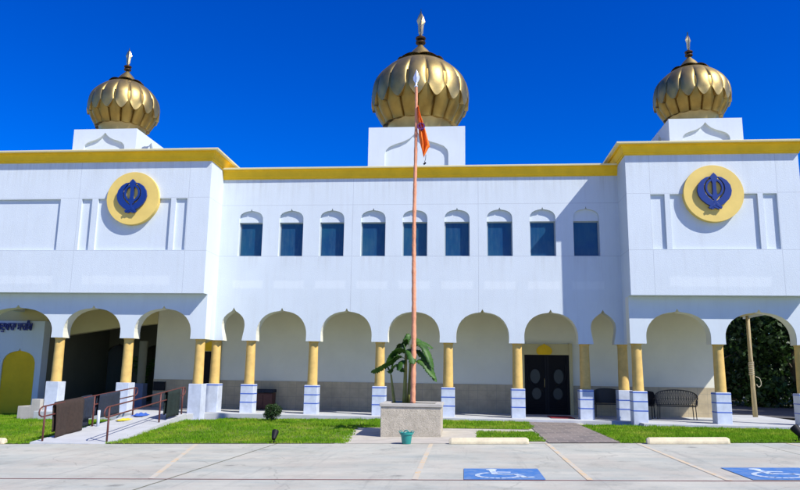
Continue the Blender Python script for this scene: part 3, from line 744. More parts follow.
# doors
def carved_door(x0, x1, z0, z1, y):
    d = part(MB().box(x0, x1, y-.03, y-.005, z0, z1), 'door', M['door'])
    g_ = MB(); iron = MB()
    w = (x1-x0)/2
    for s_ in (0, 1):
        cx = x0+w*(s_+.5); mir = 1 if s_ == 0 else -1
        def E(c, rx, rz, n=28): return [(c[0]+rx*math.cos(2*math.pi*k/n), c[1]+rz*math.sin(2*math.pi*k/n)) for k in range(n)]
        part(MB().prism([E((cx-.02*mir, z0+1.32), .17, .25)], y-.036, y-.0305), 'door_glass', M['doorglass'], d)
        part(MB().prism([E((cx+.02*mir, z0+.72), .16, .20)], y-.036, y-.0305), 'door_glass', M['doorglass'], d)
        for c_, rx, rz in (((cx-.02*mir, z0+1.32), .19, .27), ((cx+.02*mir, z0+.72), .18, .22)):
            p = [(a, y-.045, z) for a, z in E(c_, rx, rz)]; iron.tube(p+[p[0]], .014, 6)
        p = bez([(cx-.27*mir, y-.045, z0+1.75), (cx-.24*mir, y-.045, z0+1.2), (cx+.05*mir, y-.045, z0+.98), (cx+.27*mir, y-.045, z0+.80)], 8); iron.tube(p, .022, 6)
        for k in range(7):
            a = z0+.12+k*.05; iron.tube([(cx-.28, y-.045, a), (cx+.28, y-.045, a)], .006, 5)
        iron.tube([(cx+.33*mir*-1, y-.05, z0+.05), (cx-.33*mir, y-.05, z1-.05)], .02, 6)
        iron.box(x0+w*s_+.01, x0+w*s_+.07, y-.05, y-.031, z0+.02, z1-.02); iron.box(x0+w*(s_+1)-.07, x0+w*(s_+1)-.01, y-.05, y-.031, z0+.02, z1-.02)
    part(iron, 'scrollwork', M['black'], d, smooth=False)
    hn = MB().tube([(x0+w-.09, y-.06, z0+.95), (x0+w-.09, y-.09, z0+1.0), (x0+w-.09, y-.09, z0+1.2), (x0+w-.09, y-.06, z0+1.25)], .012, 6); part(hn, 'handle', M['gold_dark'], d)
    return d
carved_door(3.80, 5.36, .2, 2.27, 2.45)
fr = MB().box(3.66, 3.795, 2.36, 2.4995, .2, 2.68); fr.box(5.365, 5.48, 2.36, 2.4995, .2, 2.68); fr.box(3.795, 5.365, 2.38, 2.4995, 2.275, 2.66)
part(fr, 'door_surround', M['ceil'])
def onion(cx, hw, z0, h, y):
    half = [(.72, 0), (.92, .12), (1, .30), (.93, .50), (.72, .68), (.42, .80), (.18, .86), (.09, .93)]
    L = [(cx-hw*a, z0+h*b_) for a, b_ in half]+[(cx, z0+h)]+[(cx+hw*a, z0+h*b_) for a, b_ in half[::-1]]
    return MB().prism([L], y, y+.03)
part(onion(4.50, .28, 2.28, .40, 2.345), 'onion_panel', M['niche'])
d2 = part(MB().box(-8.12, -7.38, 2.455, 2.48, .2, 2.25), 'door', M['door'])
part(MB().box(-7.48, -7.45, 2.42, 2.455, 1.1, 1.3), 'handle', M['gold_dark'], d2)
fr = MB().box(-8.14, -8.121, 2.40, 2.4995, .2, 2.7); fr.box(-7.379, -7.36, 2.40, 2.4995, .2, 2.7); fr.box(-8.121, -7.379, 2.40, 2.4995, 2.255, 2.7)
part(fr, 'door_surround', M['ceil'])
part(onion(-7.75, .30, 2.27, .38, 2.365), 'onion_panel', M['niche'])

# lettering over the niche
def text_mesh(body, size, ext, name, m, parent, T):
    cu = bpy.data.curves.new(name, 'FONT'); cu.body = body; cu.size = size; cu.extrude = ext; cu.align_x = 'RIGHT'; cu.resolution_u = 3; cu.offset = size*.012
    to = bpy.data.objects.new(name, cu); COL.objects.link(to)
    dg = bpy.context.evaluated_depsgraph_get(); me = bpy.data.meshes.new_from_object(to.evaluated_get(dg)); bpy.data.objects.remove(to)
    o = bpy.data.objects.new(name, me); COL.objects.link(o); me.materials.clear(); me.materials.append(m); me.transform(T); o.parent = parent; return o
text_mesh("ਗੁਰਦੁਆਰਾ ਸਾਹਿਬ", .36, .03, 'lettering', M['letter'], temple, Matrix.Translation((-14.24, 1.44, 2.92)) @ Matrix.Rotation(math.pi/2, 4, 'X') @ Matrix.Diagonal((.68, 1.15, 1, 1)))

# ------------------------------------------------------------------ steps / low block at the left end of the platform
st = MB().box(-12.86, -12.41, -1.0, -.25, -.4, .33); st.box(-12.409, -12.102, -1.0, -.25, -.4, .56)
o = st.build('steps', M['cap'], bevel=.01); tag(o, kind='structure')

# ------------------------------------------------------------------ parking markings
def strip(name, x0, x1, y0, y1, dz, m, lab=None, cat=None, kind=None, group=None):
    n = max(1, int(abs(x1-x0)/2)); X = rng_(x0, x1, max(.5, (x1-x0)/max(1, n)))
    o = grid(name, lambda x, y: lotz(x)+dz, X, [y0, y1], m); tag(o, lab, cat, group, kind); return o
strip('red_line', -20, 20, -12.425, -12.38, .004, M['rline'], kind='structure')
for x, s_ in ((.92, 0), (3.49, 0), (5.45, 0), (8.6, 0), (-4.5, .25)):
    vs = []; 
    for y, e in ((-12.36, 0), (-6.95, 0)):
        xx = x+s_*(-7-y)
        vs += [(xx-.045, y, lotz(xx)+.004), (xx+.045, y, lotz(xx)+.004)]
    b = MB().add(vs, [(0, 1, 3, 2)]); o = b.build('parking_line', M['oline']); tag(o, kind='structure')
def access_symbol(x0, x1, y0, y1, first, label):
    cx, cy, s_ = (x0+x1)/2, (y0+y1)/2, (x1-x0)
    root = empty('accessible_parking_symbol', (cx, cy, lotz(cx))); tag(root, label, 'pavement symbol', 'blue accessible parking symbols painted on the lot')
    def L2(x, y, dz): return (x-cx, y-cy, lotz(x)+dz-lotz(cx))
    MB().add([L2(x0, y0, .008), L2(x1, y0, .008), L2(x1, y1, .008), L2(x0, y1, .008)], [(0, 1, 2, 3)]).build('blue_square', M['hcblue'], root)
    b = MB()
    def flat(L):
        t = tessellate_polygon([[Vector((a, c, 0)) for a, c in L]]); b.add([L2(cx+a*s_, cy+c*s_, .012) for a, c in L], [tuple(q) for q in t])
    def stroke(pts, w):
        for i in range(len(pts)-1):
            a = Vector(pts[i]); c = Vector(pts[i+1]); d = (c-a).normalized(); n = Vector((-d.y, d.x))*w/2; e = d*w*.18
            flat([tuple(a-e+n), tuple(c+e+n), tuple(c+e-n), tuple(a-e-n)])
    flat([(-.13+.075*math.cos(2*math.pi*k/14), .37+.075*math.sin(2*math.pi*k/14)) for k in range(14)])
    stroke([(-.12, .29), (-.10, -.04)], .085); stroke([(-.11, .14), (.10, .12)], .07); stroke([(-.10, -.04), (.17, -.06)], .08); stroke([(.16, -.04), (.27, -.34)], .08); stroke([(.26, -.34), (.37, -.30)], .07)
    arc = [(-.06+.27*math.cos(t), -.16+.25*math.sin(t)) for t in np.linspace(R(118), R(352), 16)]; stroke(arc, .06)
    b.build('wheelchair_figure', M['hcwhite'], root)
access_symbol(1.65, 2.85, -12.38, -11.16, True, 'blue accessible parking square with white wheelchair, near the planter at centre of lot')
access_symbol(5.80, 7.02, -12.32, -10.99, False, 'blue accessible parking square with white wheelchair, cut by the right picture edge')

# ------------------------------------------------------------------ wheel stops
def wheelstop(x0, x1, y, label):
    root = MB(); L = x1-x0; w, h = .085, .13
    prof = [(-w, 0), (-w, .05), (-w*.62, h), (w*.62, h), (w, .05), (w, 0)]
    vs = []; 
    for t, e in ((0, .03), (.03, 0), (.97, 0), (1, .03)):
        for a, z in prof: vs.append((x0+L*t-(x0+x1)/2, a*(1-e*6), max(0, z-e)))
    fs = [(i*6+k, i*6+(k+1) % 6, (i+1)*6+(k+1) % 6, (i+1)*6+k) for i in range(3) for k in range(6)]+[tuple(range(6)), tuple(range(18, 24))[::-1]]
    o = root.add(vs, fs).build('wheel_stop', M['wheelstop'], bevel=.008); o.location = ((x0+x1)/2, y, lotz((x0+x1)/2)+.004); o.rotation_euler = (0, -math.atan(SL), 0)
    tag(o, label, 'wheel stop', 'cream wheel stops along the lawn')
wheelstop(1.32, 3.08, -7.0, 'cream concrete wheel stop beside the planter, in front of the small grass patch')
wheelstop(5.62, 7.36, -7.02, 'cream concrete wheel stop in front of the right hand lawn')
wheelstop(-11.1, -9.25, -6.85, 'cream concrete wheel stop at the left picture edge, left of the ramp')

# ------------------------------------------------------------------ planter, pole, flag, banana
pz = lotz(.34)
pl = empty('planter', (.34, -4.75, pz)); tag(pl, 'square pebbled concrete planter box holding the flagpole and banana plant', 'planter')
w = .75
MB().box(-w, w, -w, w, -.05, .74).build('planter_body', M['planter'], pl, bevel=.012)
cap = MB()
Tz = Matrix(((1, 0, 0, 0), (0, 0, 1, 0), (0, 1, 0, 0), (0, 0, 0, 1)))
cap.prism([[(-w-.03, -w-.03), (w+.03, -w-.03), (w+.03, w+.03), (-w-.03, w+.03)], [(-w+.16, -w+.16), (w-.16, -w+.16), (w-.16, w-.16), (-w+.16, w-.16)]], .741, .825, Tz)
cap.build('planter_rim', M['cap'], pl, bevel=.012)
MB().box(-w+.161, w-.161, -w+.161, w-.161, .742, .785).build('planter_soil', M['ground'], pl)
PX, PY = .33, -4.72
pole = empty('flagpole', (PX, PY, .785)); tag(pole, 'tall flagpole wrapped in salmon orange cloth with a steel spear tip', 'flagpole')
H = 9.50-.785; pts = []; rs = []
for i in range(120):
    t = i/119; pts.append((.012*math.sin(t*9), .01*math.cos(t*7), t*H)); rs.append((.068*(1-t)+.038*t)*(1+.07*math.sin(i*1.9)+.05*math.sin(i*.83)))
MB().tube(pts, rs, 12).build('cloth_wrapped_pole', M['salmon'], pole, smooth=True)
sp = MB(); out = [(-.02, 0), (-.03, .10), (-.085, .20), (-.095, .28), (-.05, .40), (0, .52), (.05, .40), (.095, .28), (.085, .20), (.03, .10), (.02, 0)]
n = len(out); T = Matrix.Translation((0, 0, H)) @ Matrix.Rotation(R(-8), 4, 'Z') @ Matrix.Rotation(R(-6), 4, 'X')
vs = [Vector((x, 0, z)) for x, z in out]+[Vector((x*.1, -.018, z)) for x, z in out]+[Vector((x*.1, .018, z)) for x, z in out]
fs = []
for i in range(n):
    j = (i+1) % n; fs += [(i, j, n+j, n+i), (j, i, 2*n+i, 2*n+j)]
sp.add([T @ v for v in vs], fs).build('spear_tip', M['steel'], pole)
MB().lathe([(.045, -.02), (.05, .0), (.03, .03), (.02, .06)], (0, 0, H), 12).build('ferrule', M['steel'], pole)
# flag: limp triangular cloth
fl = MB(); vs = []; NU, NV = 14, 34
for j in range(NV+1):
    v = j/NV; z = 8.90-1.46*v
    left = .02+.16*v**1.5 if v < .6 else .02+.16*.6**1.5+(v-.6)*.42
    width = .04+.31*math.sin(min(1, v/.78)*math.pi/2)**1.3 if v < .78 else .30*max(0.06, (1-(v-.78)/.22))
    if v > .78: left += (v-.78)*.2
    for i in range(NU+1):
        u = i/NU; x = PX+.04+left*.62+width*u*.72
        y = PY-.02+.06*math.sin(u*11+v*3)*(.4+v)+.04*math.sin(u*23+v*6)
        vs.append((x, y, z-.06*u*math.sin(v*3)))
fs = [(j*(NU+1)+i, j*(NU+1)+i+1, (j+1)*(NU+1)+i+1, (j+1)*(NU+1)+i) for j in range(NV) for i in range(NU)]
fr_ = empty('flag', (0, 0, 0)); tag(fr_, 'limp orange flag with purple emblem hanging from the flagpole', 'flag')
fo = fl.add(vs, fs).build('flag_cloth', M['orange'], fr_, smooth=True); sm = fo.modifiers.new('s', 'SOLIDIFY'); sm.thickness = .006
em = khanda_mb(-.004, .004, 0, 0, .13); T = Matrix.Translation((PX+.16, PY-.115, 8.27)) @ Matrix.Rotation(R(-15), 4, 'Y')
em.v = [tuple(T @ Vector(v)) for v in em.v]; em.build('flag_emblem', M['purple'], fr_)
cord = MB().tube([(PX+.29, PY, 7.50), (PX+.28, PY, 7.36), (PX+.25, PY, 7.28)], .008, 6).tube([(PX+.29, PY, 7.27), (PX+.23, PY, 7.22)], .026, 8)
cord.build('tassel', M['black'], fr_)

ban = empty('banana_plant', (.34, -4.6, .785)); tag(ban, 'banana plant with broad drooping green leaves growing in the concrete planter', 'banana plant')
def stem(x, y, h, r, lean=(0, 0)):
    MB().tube([(x+lean[0]*t, y+lean[1]*t, h*t-.01) for t in np.linspace(0, 1, 8)], [r*(1-.5*t) for t in np.linspace(0, 1, 8)], 10).build('stem', M['stem'], ban, smooth=True)
stem(-.24, .10, 1.35, .065, (.02, 0)); stem(-.12, .18, 1.55, .075, (.05, .03)); stem(-.52, .22, .75, .045, (-.10, 0)); stem(-.05, -.02, .95, .05, (.05, 0))
def leaf(ctrl, width, tw=0.):
    c = bez(ctrl, 9); n = len(c); vs = []; fs = []; NC = 5; pside = None
    for i, p in enumerate(c):
        t = i/(n-1); tan = (c[min(i+1, n-1)]-c[max(i-1, 0)]).normalized()
        side = tan.cross(Vector((0, 0, 1)))
        side = side.normalized() if side.length > .05 else Vector((1, 0, 0))
        if pside is not None and side.dot(pside) < 0: side = -side
        pside = side.copy(); side = (Matrix.Rotation(tw, 3, tan) @ side); upv = side.cross(tan)
        e = (t-.14)/.86; wd = 1.0*width*(1-.22*(i % 4 == 3))*(max(0, min(1, e/.22))**.6*max(0, 1-max(0, (e-.62)/.38)**2.2)**.6 if e > 0 else 0)+.012
        for k in range(-2, 3):
            s_ = k/2; rag = 1+.10*math.sin(i*2.3+k)*(abs(s_) > .9)
            droop = -.22*abs(s_)**1.4*wd
            vs.append(p+side*s_*wd*rag*.8+upv*droop*(1 if upv.z > 0 else -1)+Vector((0, 0, .012*math.sin(i*3.1)*abs(s_))))
    for i in range(n-1):
        for k in range(NC-1): fs.append((i*NC+k, i*NC+k+1, (i+1)*NC+k+1, (i+1)*NC+k))
    b = MB().add(vs, fs); o = b.build('leaf', M['banana'], ban, smooth=True); s2 = o.modifiers.new('s', 'SOLIDIFY'); s2.thickness = .006
leaf([(-.22, .12, 1.15), (-.42, .08, 1.22), (-.68, 0, 1.05), (-.92, -.05, .90), (-1.12, -.06, .80)], .17, .5)
leaf([(-.20, .12, 1.20), (-.30, .1, 1.38), (-.50, .05, 1.36), (-.66, .02, 1.18), (-.74, 0, 1.02)], .17, .6)
leaf([(-.62, .22, .70), (-.62, .2, .95), (-.52, .1, 1.22), (-.44, .05, 1.32)], .15, .9)
leaf([(-.60, .22, .70), (-.66, .2, .85), (-.48, .12, 1.02), (-.34, .08, .93), (-.26, .02, .82)], .15, .2)
leaf([(-.10, .18, 1.45), (.06, .1, 1.62), (.26, .0, 1.50), (.42, -.08, 1.22), (.52, -.12, .92)], .15, .3)
leaf([(-.08, .18, 1.35), (.10, .1, 1.38), (.32, .05, 1.15), (.48, .0, .85), (.60, -.02, .58)], .14, .5)
leaf([(-.06, .18, 1.40), (.12, .25, 1.62), (.30, .3, 1.60), (.50, .3, 1.45)], .16, .3)
leaf([(-.18, .15, 1.20), (-.14, .0, 1.42), (-.06, -.15, 1.30), (.0, -.25, 1.02)], .16, .2)
leaf([(-.22, .12, 1.25), (-.24, .2, 1.55), (-.18, .25, 1.74), (-.12, .3, 1.80)], .10, 1.2)
leaf([(-.12, .18, 1.4), (-.16, .2, 1.6), (-.22, .2, 1.66), (-.36, .2, 1.52), (-.44, .15, 1.30)], .13, .4)
leaf([(-.22, .12, .95), (-.30, .0, 1.12), (-.36, -.12, 1.02), (-.40, -.2, .86)], .13, .2)

leaf([(-.60, .22, .70), (-.70, .3, .95), (-.82, .35, 1.0), (-.95, .35, .88)], .12, .4)
leaf([(-.10, .18, 1.45), (.0, .3, 1.68), (.16, .4, 1.66), (.34, .42, 1.40), (.40, .42, 1.15)], .15, .5)
leaf([(-.05, .0, .92), (.10, -.05, 1.12), (.28, -.1, 1.05), (.44, -.12, .84), (.60, -.12, .66)], .13, .6)
leaf([(-.22, .12, 1.3), (-.30, .2, 1.55), (-.44, .28, 1.50), (-.56, .3, 1.28)], .12, .3)

# teal pot
pot = empty('teal_plant_pot', (.36, -6.98, lotz(.36)+.004)); tag(pot, 'small teal plastic pot standing on the concrete in front of the planter', 'pot')
MB().lathe([(.0, .0), (.095, .0), (.10, .01), (.13, .20), (.15, .205), (.155, .25), (.14, .25), (.12, .205), (.09, .03), (0, .03)], (0, 0, 0), 28, cap=False).build('pot_body', M['teal'], pot, autosmooth=35)
for sx in (-1, 1): MB().tube([(sx*.14, 0, .22), (sx*.17, 0, .27), (sx*.12, 0, .29), (sx*.10, 0, .25)], .012, 6).build('handle', M['teal'], pot)
MB().tube(bez([(-.08, .02, .12), (-.05, 0, .27), (.03, -.02, .28), (.09, .01, .14)], 6), .014, 6).build('scoop', M['teal'], pot)

# garden spotlights
def spot(x, y, z, label, s=1., rz=0):
    r_ = empty('garden_spotlight', (x, y, z)); tag(r_, label, 'spotlight', 'small black garden spotlights at the lawn edge'); r_.rotation_euler = (0, 0, rz)
    MB().tube([(0, 0, -.05), (0, 0, .09*s)], .012*s, 6).build('spike', M['black'], r_)
    h = MB().lathe([(.0, -.09), (.035, -.085), (.045, -.04), (.062, .06), (.062, .09), (.05, .09), (.045, .07), (0, .07)], (0, 0, 0), 16, cap=False)
    T = Matrix.Translation((0, 0, .15*s)) @ Matrix.Rotation(R(-42), 4, 'X') @ Matrix.Scale(s*1.1, 4); h.v = [tuple(T @ Vector(v)) for v in h.v]
    h.build('lamp_head', M['black'], r_, autosmooth=40)
    MB().lathe([(.0, .0), (.05, 0), (.05, .03), (0, .03)], (.0, .06*s, .0), 12).build('junction_box', M['black'], r_)
spot(-2.72, -6.82, lotz(-2.72)+.01, 'small black garden spotlight at the front edge of the middle lawn, left of the planter', 1.15)
spot(8.98, -6.62, lotz(8.98), 'small black garden spotlight on the lawn at the right picture edge', 1.4, .6)

# ------------------------------------------------------------------ bush
def leaf_cloud(centres, radii, n, size, name, m, parent, flat=.9):
    P_ = []; 
    cs = np.array(centres); rs_ = np.array(radii); wgt = rs_**2; wgt = wgt/wgt.sum()
    idx = rng.choice(len(cs), n, p=wgt)
    d = rng.normal(size=(n, 3)); d /= np.linalg.norm(d, axis=1)[:, None]
    rad = rs_[idx]*(rng.random(n)**.38)*(1+.18*np.sin(d[:, 0]*7+idx)*np.sin(d[:, 2]*6))
    p = cs[idx]+d*rad[:, None]*np.array([1, 1, flat])
    a = rng.normal(size=(n, 3))+d*.8; a /= np.linalg.norm(a, axis=1)[:, None]
    t = np.cross(a, rng.normal(size=(n, 3))); t /= np.linalg.norm(t, axis=1)[:, None]; s_ = np.cross(a, t)
    L = size*rng.uniform(.6, 1.3, n)[:, None]
    V = np.stack([p-t*L*.5, p+s_*L*.28, p+t*L*.5, p-s_*L*.28], 1).reshape(-1, 3)
    return mesh_np(name, V, np.arange(n*4).reshape(-1, 4), m, parent, 4)
bush = empty('round_bush', (-4.26, -1.35, lawnz(-4.26, -1.35))); tag(bush, 'small round dark green bush on the lawn before the arcade', 'bush')
cs = [(0, 0, .26)]; rs_ = [.26]
for k in range(16):
    a = rng.uniform(0, 6.28); e = rng.uniform(-.3, 1.2); cs.append((.19*math.cos(a)*math.cos(e), .19*math.sin(a)*math.cos(e), .25+.17*math.sin(e))); rs_.append(rng.uniform(.10, .17))
leaf_cloud(cs, rs_, 5200, .05, 'foliage', M['bushleaf'], bush)
tb = MB()
for k in range(7):
    a = k*.9; tb.tube([(0, 0, -.02), (.10*math.cos(a), .10*math.sin(a), .2), (.2*math.cos(a), .2*math.sin(a), .38)], [.012, .009, .005], 5)
tb.build('branches', M['bark'], bush)

# ------------------------------------------------------------------ ramp handrails and the rugs drying on them
def handrail(pts_xy, label, extra_posts):
    root = empty('handrail', (pts_xy[0][0], pts_xy[0][1], rampz(pts_xy[0][1]))); o0 = Vector(root.location)
    tag(root, label, 'handrail', 'rusty red handrails of the ramp')
    top = []; mid = []
    for x, y in pts_xy: top.append(Vector((x, y, rampz(y)+.84))-o0); mid.append(Vector((x, y, rampz(y)+.60))-o0)
    e0 = (top[1]-top[0]).normalized(); e1 = (top[-1]-top[-2]).normalized()
    a = [mid[0]-e0*.12, mid[0]-e0*.24+Vector((0, 0, .06)), mid[0]-e0*.26+Vector((0, 0, .13)), top[0]-e0*.22+Vector((0, 0, -.04)), top[0]-e0*.12]
    c = [top[-1]+e1*.10, top[-1]+e1*.2-Vector((0, 0, .04)), top[-1]+e1*.22-Vector((0, 0, .12)), mid[-1]+e1*.2+Vector((0, 0, .05)), mid[-1]+e1*.1]
    MB().tube([mid[i] for i in range(len(mid)-1, -1, -1)]+a+top+c+[mid[-1]], .018, 10).build('rail', M['rail'], root, smooth=True)
    for (x, y) in extra_posts:
        MB().tube([Vector((x, y, rampz(y)-.05))-o0, Vector((x, y, rampz(y)+.84))-o0], .024, 10).build('post', M['rail'], root, smooth=True)
    return root
handrail([(-8.42, -6.72), (-8.5, -4.3), (-8.52, -1.9)], 'rusty red handrail on the left side of the ramp, hung with rugs', [(-8.42, -6.72), (-8.5, -4.3), (-8.52, -1.9)])
handrail([(-6.86, -6.62), (-7.05, -3.3), (-7.13, -1.5)], 'rusty red handrail on the right side of the ramp, with one dark green rug', [(-6.86, -6.62), (-7.05, -3.3), (-7.13, -1.5)])
def rug(x, y0, y1, drop_out, drop_in, name, m, label, seed, th=.02):
    """hung over the top rail: both flaps"""
    b = MB(); vs = []; NU, NV = 14, 18
    for j in range(NV+1):
        v = j/NV
        for i in range(NU+1):
            u = i/NU; y = y0+(y1-y0)*u; zt = rampz(y)+.84+.026
            tot = drop_out+drop_in; s_ = v*tot
            if s_ < drop_in: xx = x-.035; z = zt-(drop_in-s_)
            else: xx = x+.035; z = zt-(s_-drop_in)
            if abs(s_-drop_in) < .03: xx = x+(s_-drop_in); z = zt
            k = min(1, abs(s_-drop_in)/.5)
            xx += .018*math.sin(u*9+seed)*k+.01*math.sin(u*21+seed*2)*k
            yy = y+.012*math.sin(v*8+seed)
            vs.append((xx, yy, z-.012*math.sin(u*5+seed)*k))
    fs = [(j*(NU+1)+i, j*(NU+1)+i+1, (j+1)*(NU+1)+i+1, (j+1)*(NU+1)+i) for j in range(NV) for i in range(NU)]
    o = b.add(vs, fs).build(name, m, None, smooth=True); s2 = o.modifiers.new('s', 'SOLIDIFY'); s2.thickness = th; s2.offset = 1
    tag(o, label, 'rug', 'rugs drying on the ramp handrails'); return o
rug(-8.45, -6.28, -4.98, .86, .70, 'rug', M['brownrug'], 'brown rug hanging over the left handrail, nearest the lot', 1)
rug(-8.50, -4.95, -4.42, .60, .80, 'rug', M['navyrug'], 'narrow dark blue rug hanging next to the brown rug', 2)
rug(-8.50, -4.10, -2.95, .66, .60, 'rug', M['navyrug'], 'dark blue rug on the left handrail, farthest up the ramp', 5)
rug(-7.08, -2.85, -1.95, .80, .70, 'rug', M['greenrug'], 'dark green patterned rug hanging on the right handrail of the ramp', 3)
pp = MB().tube([(0, 0, -.05), (0, 0, .45)], .04, 12).build('bollard', M['plinth'], smooth=True); pp.location = (-8.35, -4.28, rampz(-4.28)); tag(pp, 'short pale post beside the left handrail of the ramp', 'bollard')
def cloth_heap(x, y, z, sx, sy, h, name, m, label, seed):
    b = MB(); vs = []; N_ = 16
    for j in range(N_+1):
        for i in range(N_+1):
            u = i/N_*2-1; v = j/N_*2-1; r = max(0, 1-max(abs(u), abs(v))**3)
            vs.append((u*sx*(1+.1*math.sin(v*5+seed)), v*sy*(1+.12*math.sin(u*4+seed)), r*h*(.6+.4*math.sin(u*7+seed)*math.sin(v*6+seed*2))))
    fs = [(j*(N_+1)+i, j*(N_+1)+i+1, (j+1)*(N_+1)+i+1, (j+1)*(N_+1)+i) for j in range(N_) for i in range(N_)]
    o = b.add(vs, fs).build(name, m, smooth=True); o.location = (x, y, z+.004); s2 = o.modifiers.new('s', 'SOLIDIFY'); s2.thickness = .01; s2.offset = -1; tag(o, label, 'cloth')
cloth_heap(-8.18, -2.05, rampz(-2.05)+.025, .17, .30, .09, 'folded_cloth', M['bluecloth'], 'crumpled blue cloth lying on the ramp', 1.)
cloth_heap(-8.22, -3.0, rampz(-3.0)+.025, .14, .34, .05, 'folded_cloth', M['yelcloth'], 'crumpled yellow cloth lying on the ramp before the blue one', 2.)

# ------------------------------------------------------------------ arcade furniture
mt = MB().box(-.38, .38, -.6, .6, 0, .018).build('door_mat', M['red'], bevel=.005); mt.location = (4.82, .85, .203); tag(mt, 'red door mat in front of the black double door', 'door mat')
def wire_bench(loc, rz, label, W_=1.25, dense=True, solid=False):
    r_ = empty('garden_bench', loc); r_.rotation_euler = (0, 0, rz); tag(r_, label, 'bench', 'dark metal garden benches under the arcade')
    hw = W_/2
    seat = MB(); N_ = 20
    out = [(-hw+.04, -.22), (hw-.04, -.22), (hw, -.05), (hw-.05, .18), (-hw+.05, .18), (-hw, -.05)]
    seat.prism([out], .41, .435, Tz); seat.build('seat', M['wicker'], r_)
    fr_ = MB()
    curve = lambda t: (-(hw+.03)*math.cos(t), .20+.06*math.sin(t)-.34*abs(math.cos(t))**3)
    T_ = np.linspace(0, math.pi, 25)
    top = [(curve(t)[0], curve(t)[1]+.02, .66+.28*math.sin(t)**.6) for t in T_]; low = [(curve(t)[0]*.97, curve(t)[1], .46) for t in T_]; mid = [(curve(t)[0], curve(t)[1]+.015, .64+.02*math.sin(t)) for t in T_]
    fr_.tube(top, .016, 8); fr_.tube(low, .012, 6); fr_.tube(mid, .009, 6)
    back = MB()
    for i in range(25): back.tube([low[i], mid[i], top[i]], .0065, 5)
    if dense:
        for i in range(24): back.tube([low[i], mid[min(24, i+1)]], .0045, 5); back.tube([low[min(24, i+1)], mid[i]], .0045, 5)
        for i in range(1, 24): back.tube([mid[i], top[max(0, i-1)]], .004, 5); back.tube([mid[i], top[min(24, i+1)]], .004, 5)
    if solid:
        dense = False; back = MB(); vs = []
        for i in range(25): vs += [Vector(low[i])+Vector((0, .012, 0)), Vector(top[i])+Vector((0, .012, 0)), Vector(low[i])-Vector((0, .012, 0)), Vector(top[i])-Vector((0, .012, 0))]
        fs = []
        for i in range(24):
            a = i*4; fs += [(a, a+4, a+5, a+1), (a+2, a+3, a+7, a+6), (a+1, a+5, a+7, a+3), (a, a+2, a+6, a+4)]
        back.add(vs, fs)
    fr_.build('back_frame', M['wicker'], r_, smooth=True); back.build('backrest', M['wicker'], r_)
    for sx in (-1, 1):
        MB().tube([(sx*(hw-.03), -.20, 0), (sx*(hw-.05), -.19, .41), (sx*(hw+.0), -.14, .66)], .014, 7).build('leg', M['wicker'], r_)
        MB().tube([(sx*(hw-.10), .24, 0), (sx*(hw-.12), .17, .45)], .014, 7).build('leg', M['wicker'], r_)
    return r_
wire_bench((8.62, 1.15, .2), R(-14), 'dark wire love seat with curved back beside the sunlit wall, right wing arcade')
wire_bench((6.55, 1.75, .2), R(6), 'dark garden bench behind the corner pillars, right of the double door', 1.05, True, True)
ch = empty('patio_chair', (7.75, 1.5, .2)); ch.rotation_euler = (0, 0, R(-25)); tag(ch, 'dark patio chair with solid back just left of the wire love seat', 'chair')
MB().box(-.24, .24, -.22, .22, .40, .46).build('seat', M['black'], ch, bevel=.02)
bk = MB().prism([[(-.23, .46), (-.25, .72), (-.20, .86), (0, .90), (.20, .86), (.25, .72), (.23, .46)]], .20, .235); bk.build('backrest', M['black'], ch, bevel=.01)
for sx in (-1, 1):
    for sy in (-1, 1): MB().tube([(sx*.21, sy*.2, 0), (sx*.2, sy*.18, .42)], .016, 7).build('leg', M['black'], ch)
    MB().tube([(sx*.24, -.2, .42), (sx*.26, -.2, .64), (sx*.25, .2, .66)], .016, 7).build('armrest', M['black'], ch)
cb = empty('wooden_cabinet', (-5.52, 2.14, .2)); tag(cb, 'low reddish wood cabinet with blue black lid against the arcade back wall', 'cabinet')
MB().box(-.33, .33, -.24, .24, .04, .58).build('cabinet_body', M['cabinet'], cb, bevel=.008)
MB().box(-.35, .35, -.27, .26, .60, .72).build('lid', M['navyrug'], cb, bevel=.02)
for sx in (-1, 1): MB().box(sx*.165-.155, sx*.165+.155, -.255, -.242, .08, .54).build('cabinet_door', M['cabinet'], cb, bevel=.004)
for sx in (-1, 1):
    for sy in (-1, 1): MB().box(sx*.29-.03, sx*.29+.03, sy*.2-.03, sy*.2+.03, 0, .045).build('foot', M['cabinet'], cb)

# timber post with rope
tp = empty('timber_post', (11.97, 3.45, .2)); tag(tp, 'pale timber post wound with rope behind the open right hand arch', 'post')
MB().tube([(0.02, 0, 0), (.01, 0, 1.2), (.0, 0, 2.6), (-.0, 0, 3.82)], [.085, .075, .068, .065], 10).build('timber', M['post'], tp, smooth=True)
rp = MB(); pts = [(.09*math.cos(t), .09*math.sin(t), 1.45+t*.011) for t in np.linspace(0, 44, 200)]; rp.tube(pts, .012, 5)
rp.tube(bez([(.1, -.08, 1.42), (.22, -.1, 1.35), (.27, -.08, 1.16), (.18, -.08, 1.05), (.1, -.1, 1.15)], 6), .012, 5)
rp.tube(bez([(.03, -.09, 1.9), (-.02, -.10, 2.6), (-.03, -.09, 3.6)], 6), .010, 5)
rp.build('rope', M['rope'], tp)

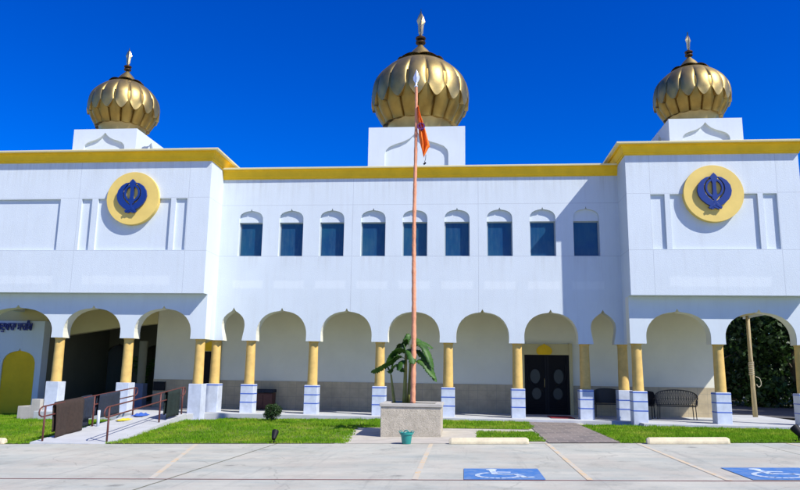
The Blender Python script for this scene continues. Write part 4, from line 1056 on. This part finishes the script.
# ------------------------------------------------------------------ trees
def tree(x, y, h, r, n, label, group, seed, low=.12, leafsize=.28):
    rn = np.random.default_rng(seed); z0 = base_h(x, y)
    root = empty('dense_tree', (x, y, z0)); tag(root, label, 'tree', group)
    b = MB(); lean = rn.normal(0, .25, 2)
    tr = [(lean[0]*t*t, lean[1]*t*t, h*.75*t) for t in np.linspace(0, 1, 8)]
    b.tube(tr, [.035*h*(1-.8*t)+.02 for t in np.linspace(0, 1, 8)], 9)
    cs = []; rs_ = []
    for k in range(20):
        t = rn.uniform(low, 1); a = rn.uniform(0, 6.28); rr_ = r*rn.uniform(.35, .95)*math.sin(math.pi*min(1, .25+.72*t))**.6
        p = (rr_*math.cos(a), rr_*math.sin(a), h*(low+(1-low)*t)*.93)
        if k % 2 == 0: b.tube([(tr[3][0], tr[3][1], p[2]*.6), (p[0]*.5, p[1]*.5, p[2]*.82), p], [.02*h*.5, .012*h*.5, .01], 5)
        cs.append(p); rs_.append(r*rn.uniform(.28, .46))
    b.build('trunk', M['bark'], root, smooth=True)
    leaf_cloud(cs, rs_, n, leafsize, 'crown', M['treeleaf'], root)
TR = [(14.2, 15.5, 7.4, 3.2, 'leafy tree with low crown just left of the timber post'),
      (18.6, 15.0, 7.6, 3.2, 'leafy tree right of the timber post, beyond the rear lane'),
      (16.4, 20.5, 8.6, 3.6, 'tall leafy tree in the second row behind the right arch'),
      (22.5, 20.5, 8.6, 3.6, 'leafy tree farther right in the second row of trees'),
      (24.0, 14.5, 7.5, 3.2, 'leafy tree at the far right of the front row of trees'),
      (19.5, 26.5, 9.5, 4.2, 'deep background tree seen between the front two trees'),
      (27.5, 26.0, 9.5, 4.2, 'deep background tree at the right end of the wood'),
      (18.6, 5.2, 7.0, 2.6, 'leafy tree beside the right end of the temple, shading the rear lane'),
      (21.0, 9.6, 7.5, 3.0, 'leafy tree behind the one beside the right end of the temple')]
for i, (x, y, h, r_, lab) in enumerate(TR): tree(x, y, h, r_, 9000, lab, 'dark trees behind the temple', 40+i, low=.02 if i < 7 else .3, leafsize=.30)
# potted palm glimpsed inside the passage
pp = empty('potted_palm', (-11.3, 4.6, .2)); tag(pp, 'potted leafy palm standing in the dark passage of the left wing', 'potted plant')
MB().lathe([(.14, 0), (.2, .35), (.22, .36), (.22, .4)], (0, 0, 0), 18).build('pot', M['bluebox'], pp, autosmooth=40)
pb = MB()
for k in range(16):
    a = k*2.4; l = .9+.3*math.sin(k*3.1); c = bez([(0, 0, .4), (.15*math.cos(a), .15*math.sin(a), 1.0), (.45*math.cos(a)*l, .45*math.sin(a)*l, 1.7*l), (.8*math.cos(a)*l, .8*math.sin(a)*l, 1.6*l)], 6)
    for i in range(4, len(c)-1):
        for sg in (-1, 1):
            t = (c[i+1]-c[i]).normalized(); s_ = t.cross(Vector((0, 0, 1))).normalized()*sg
            pb.add([c[i], c[i]+s_*.22+t*.12-Vector((0, 0, .06)), c[i]+t*.05], [(0, 1, 2)])
pb.build('fronds', M['banana'], pp)
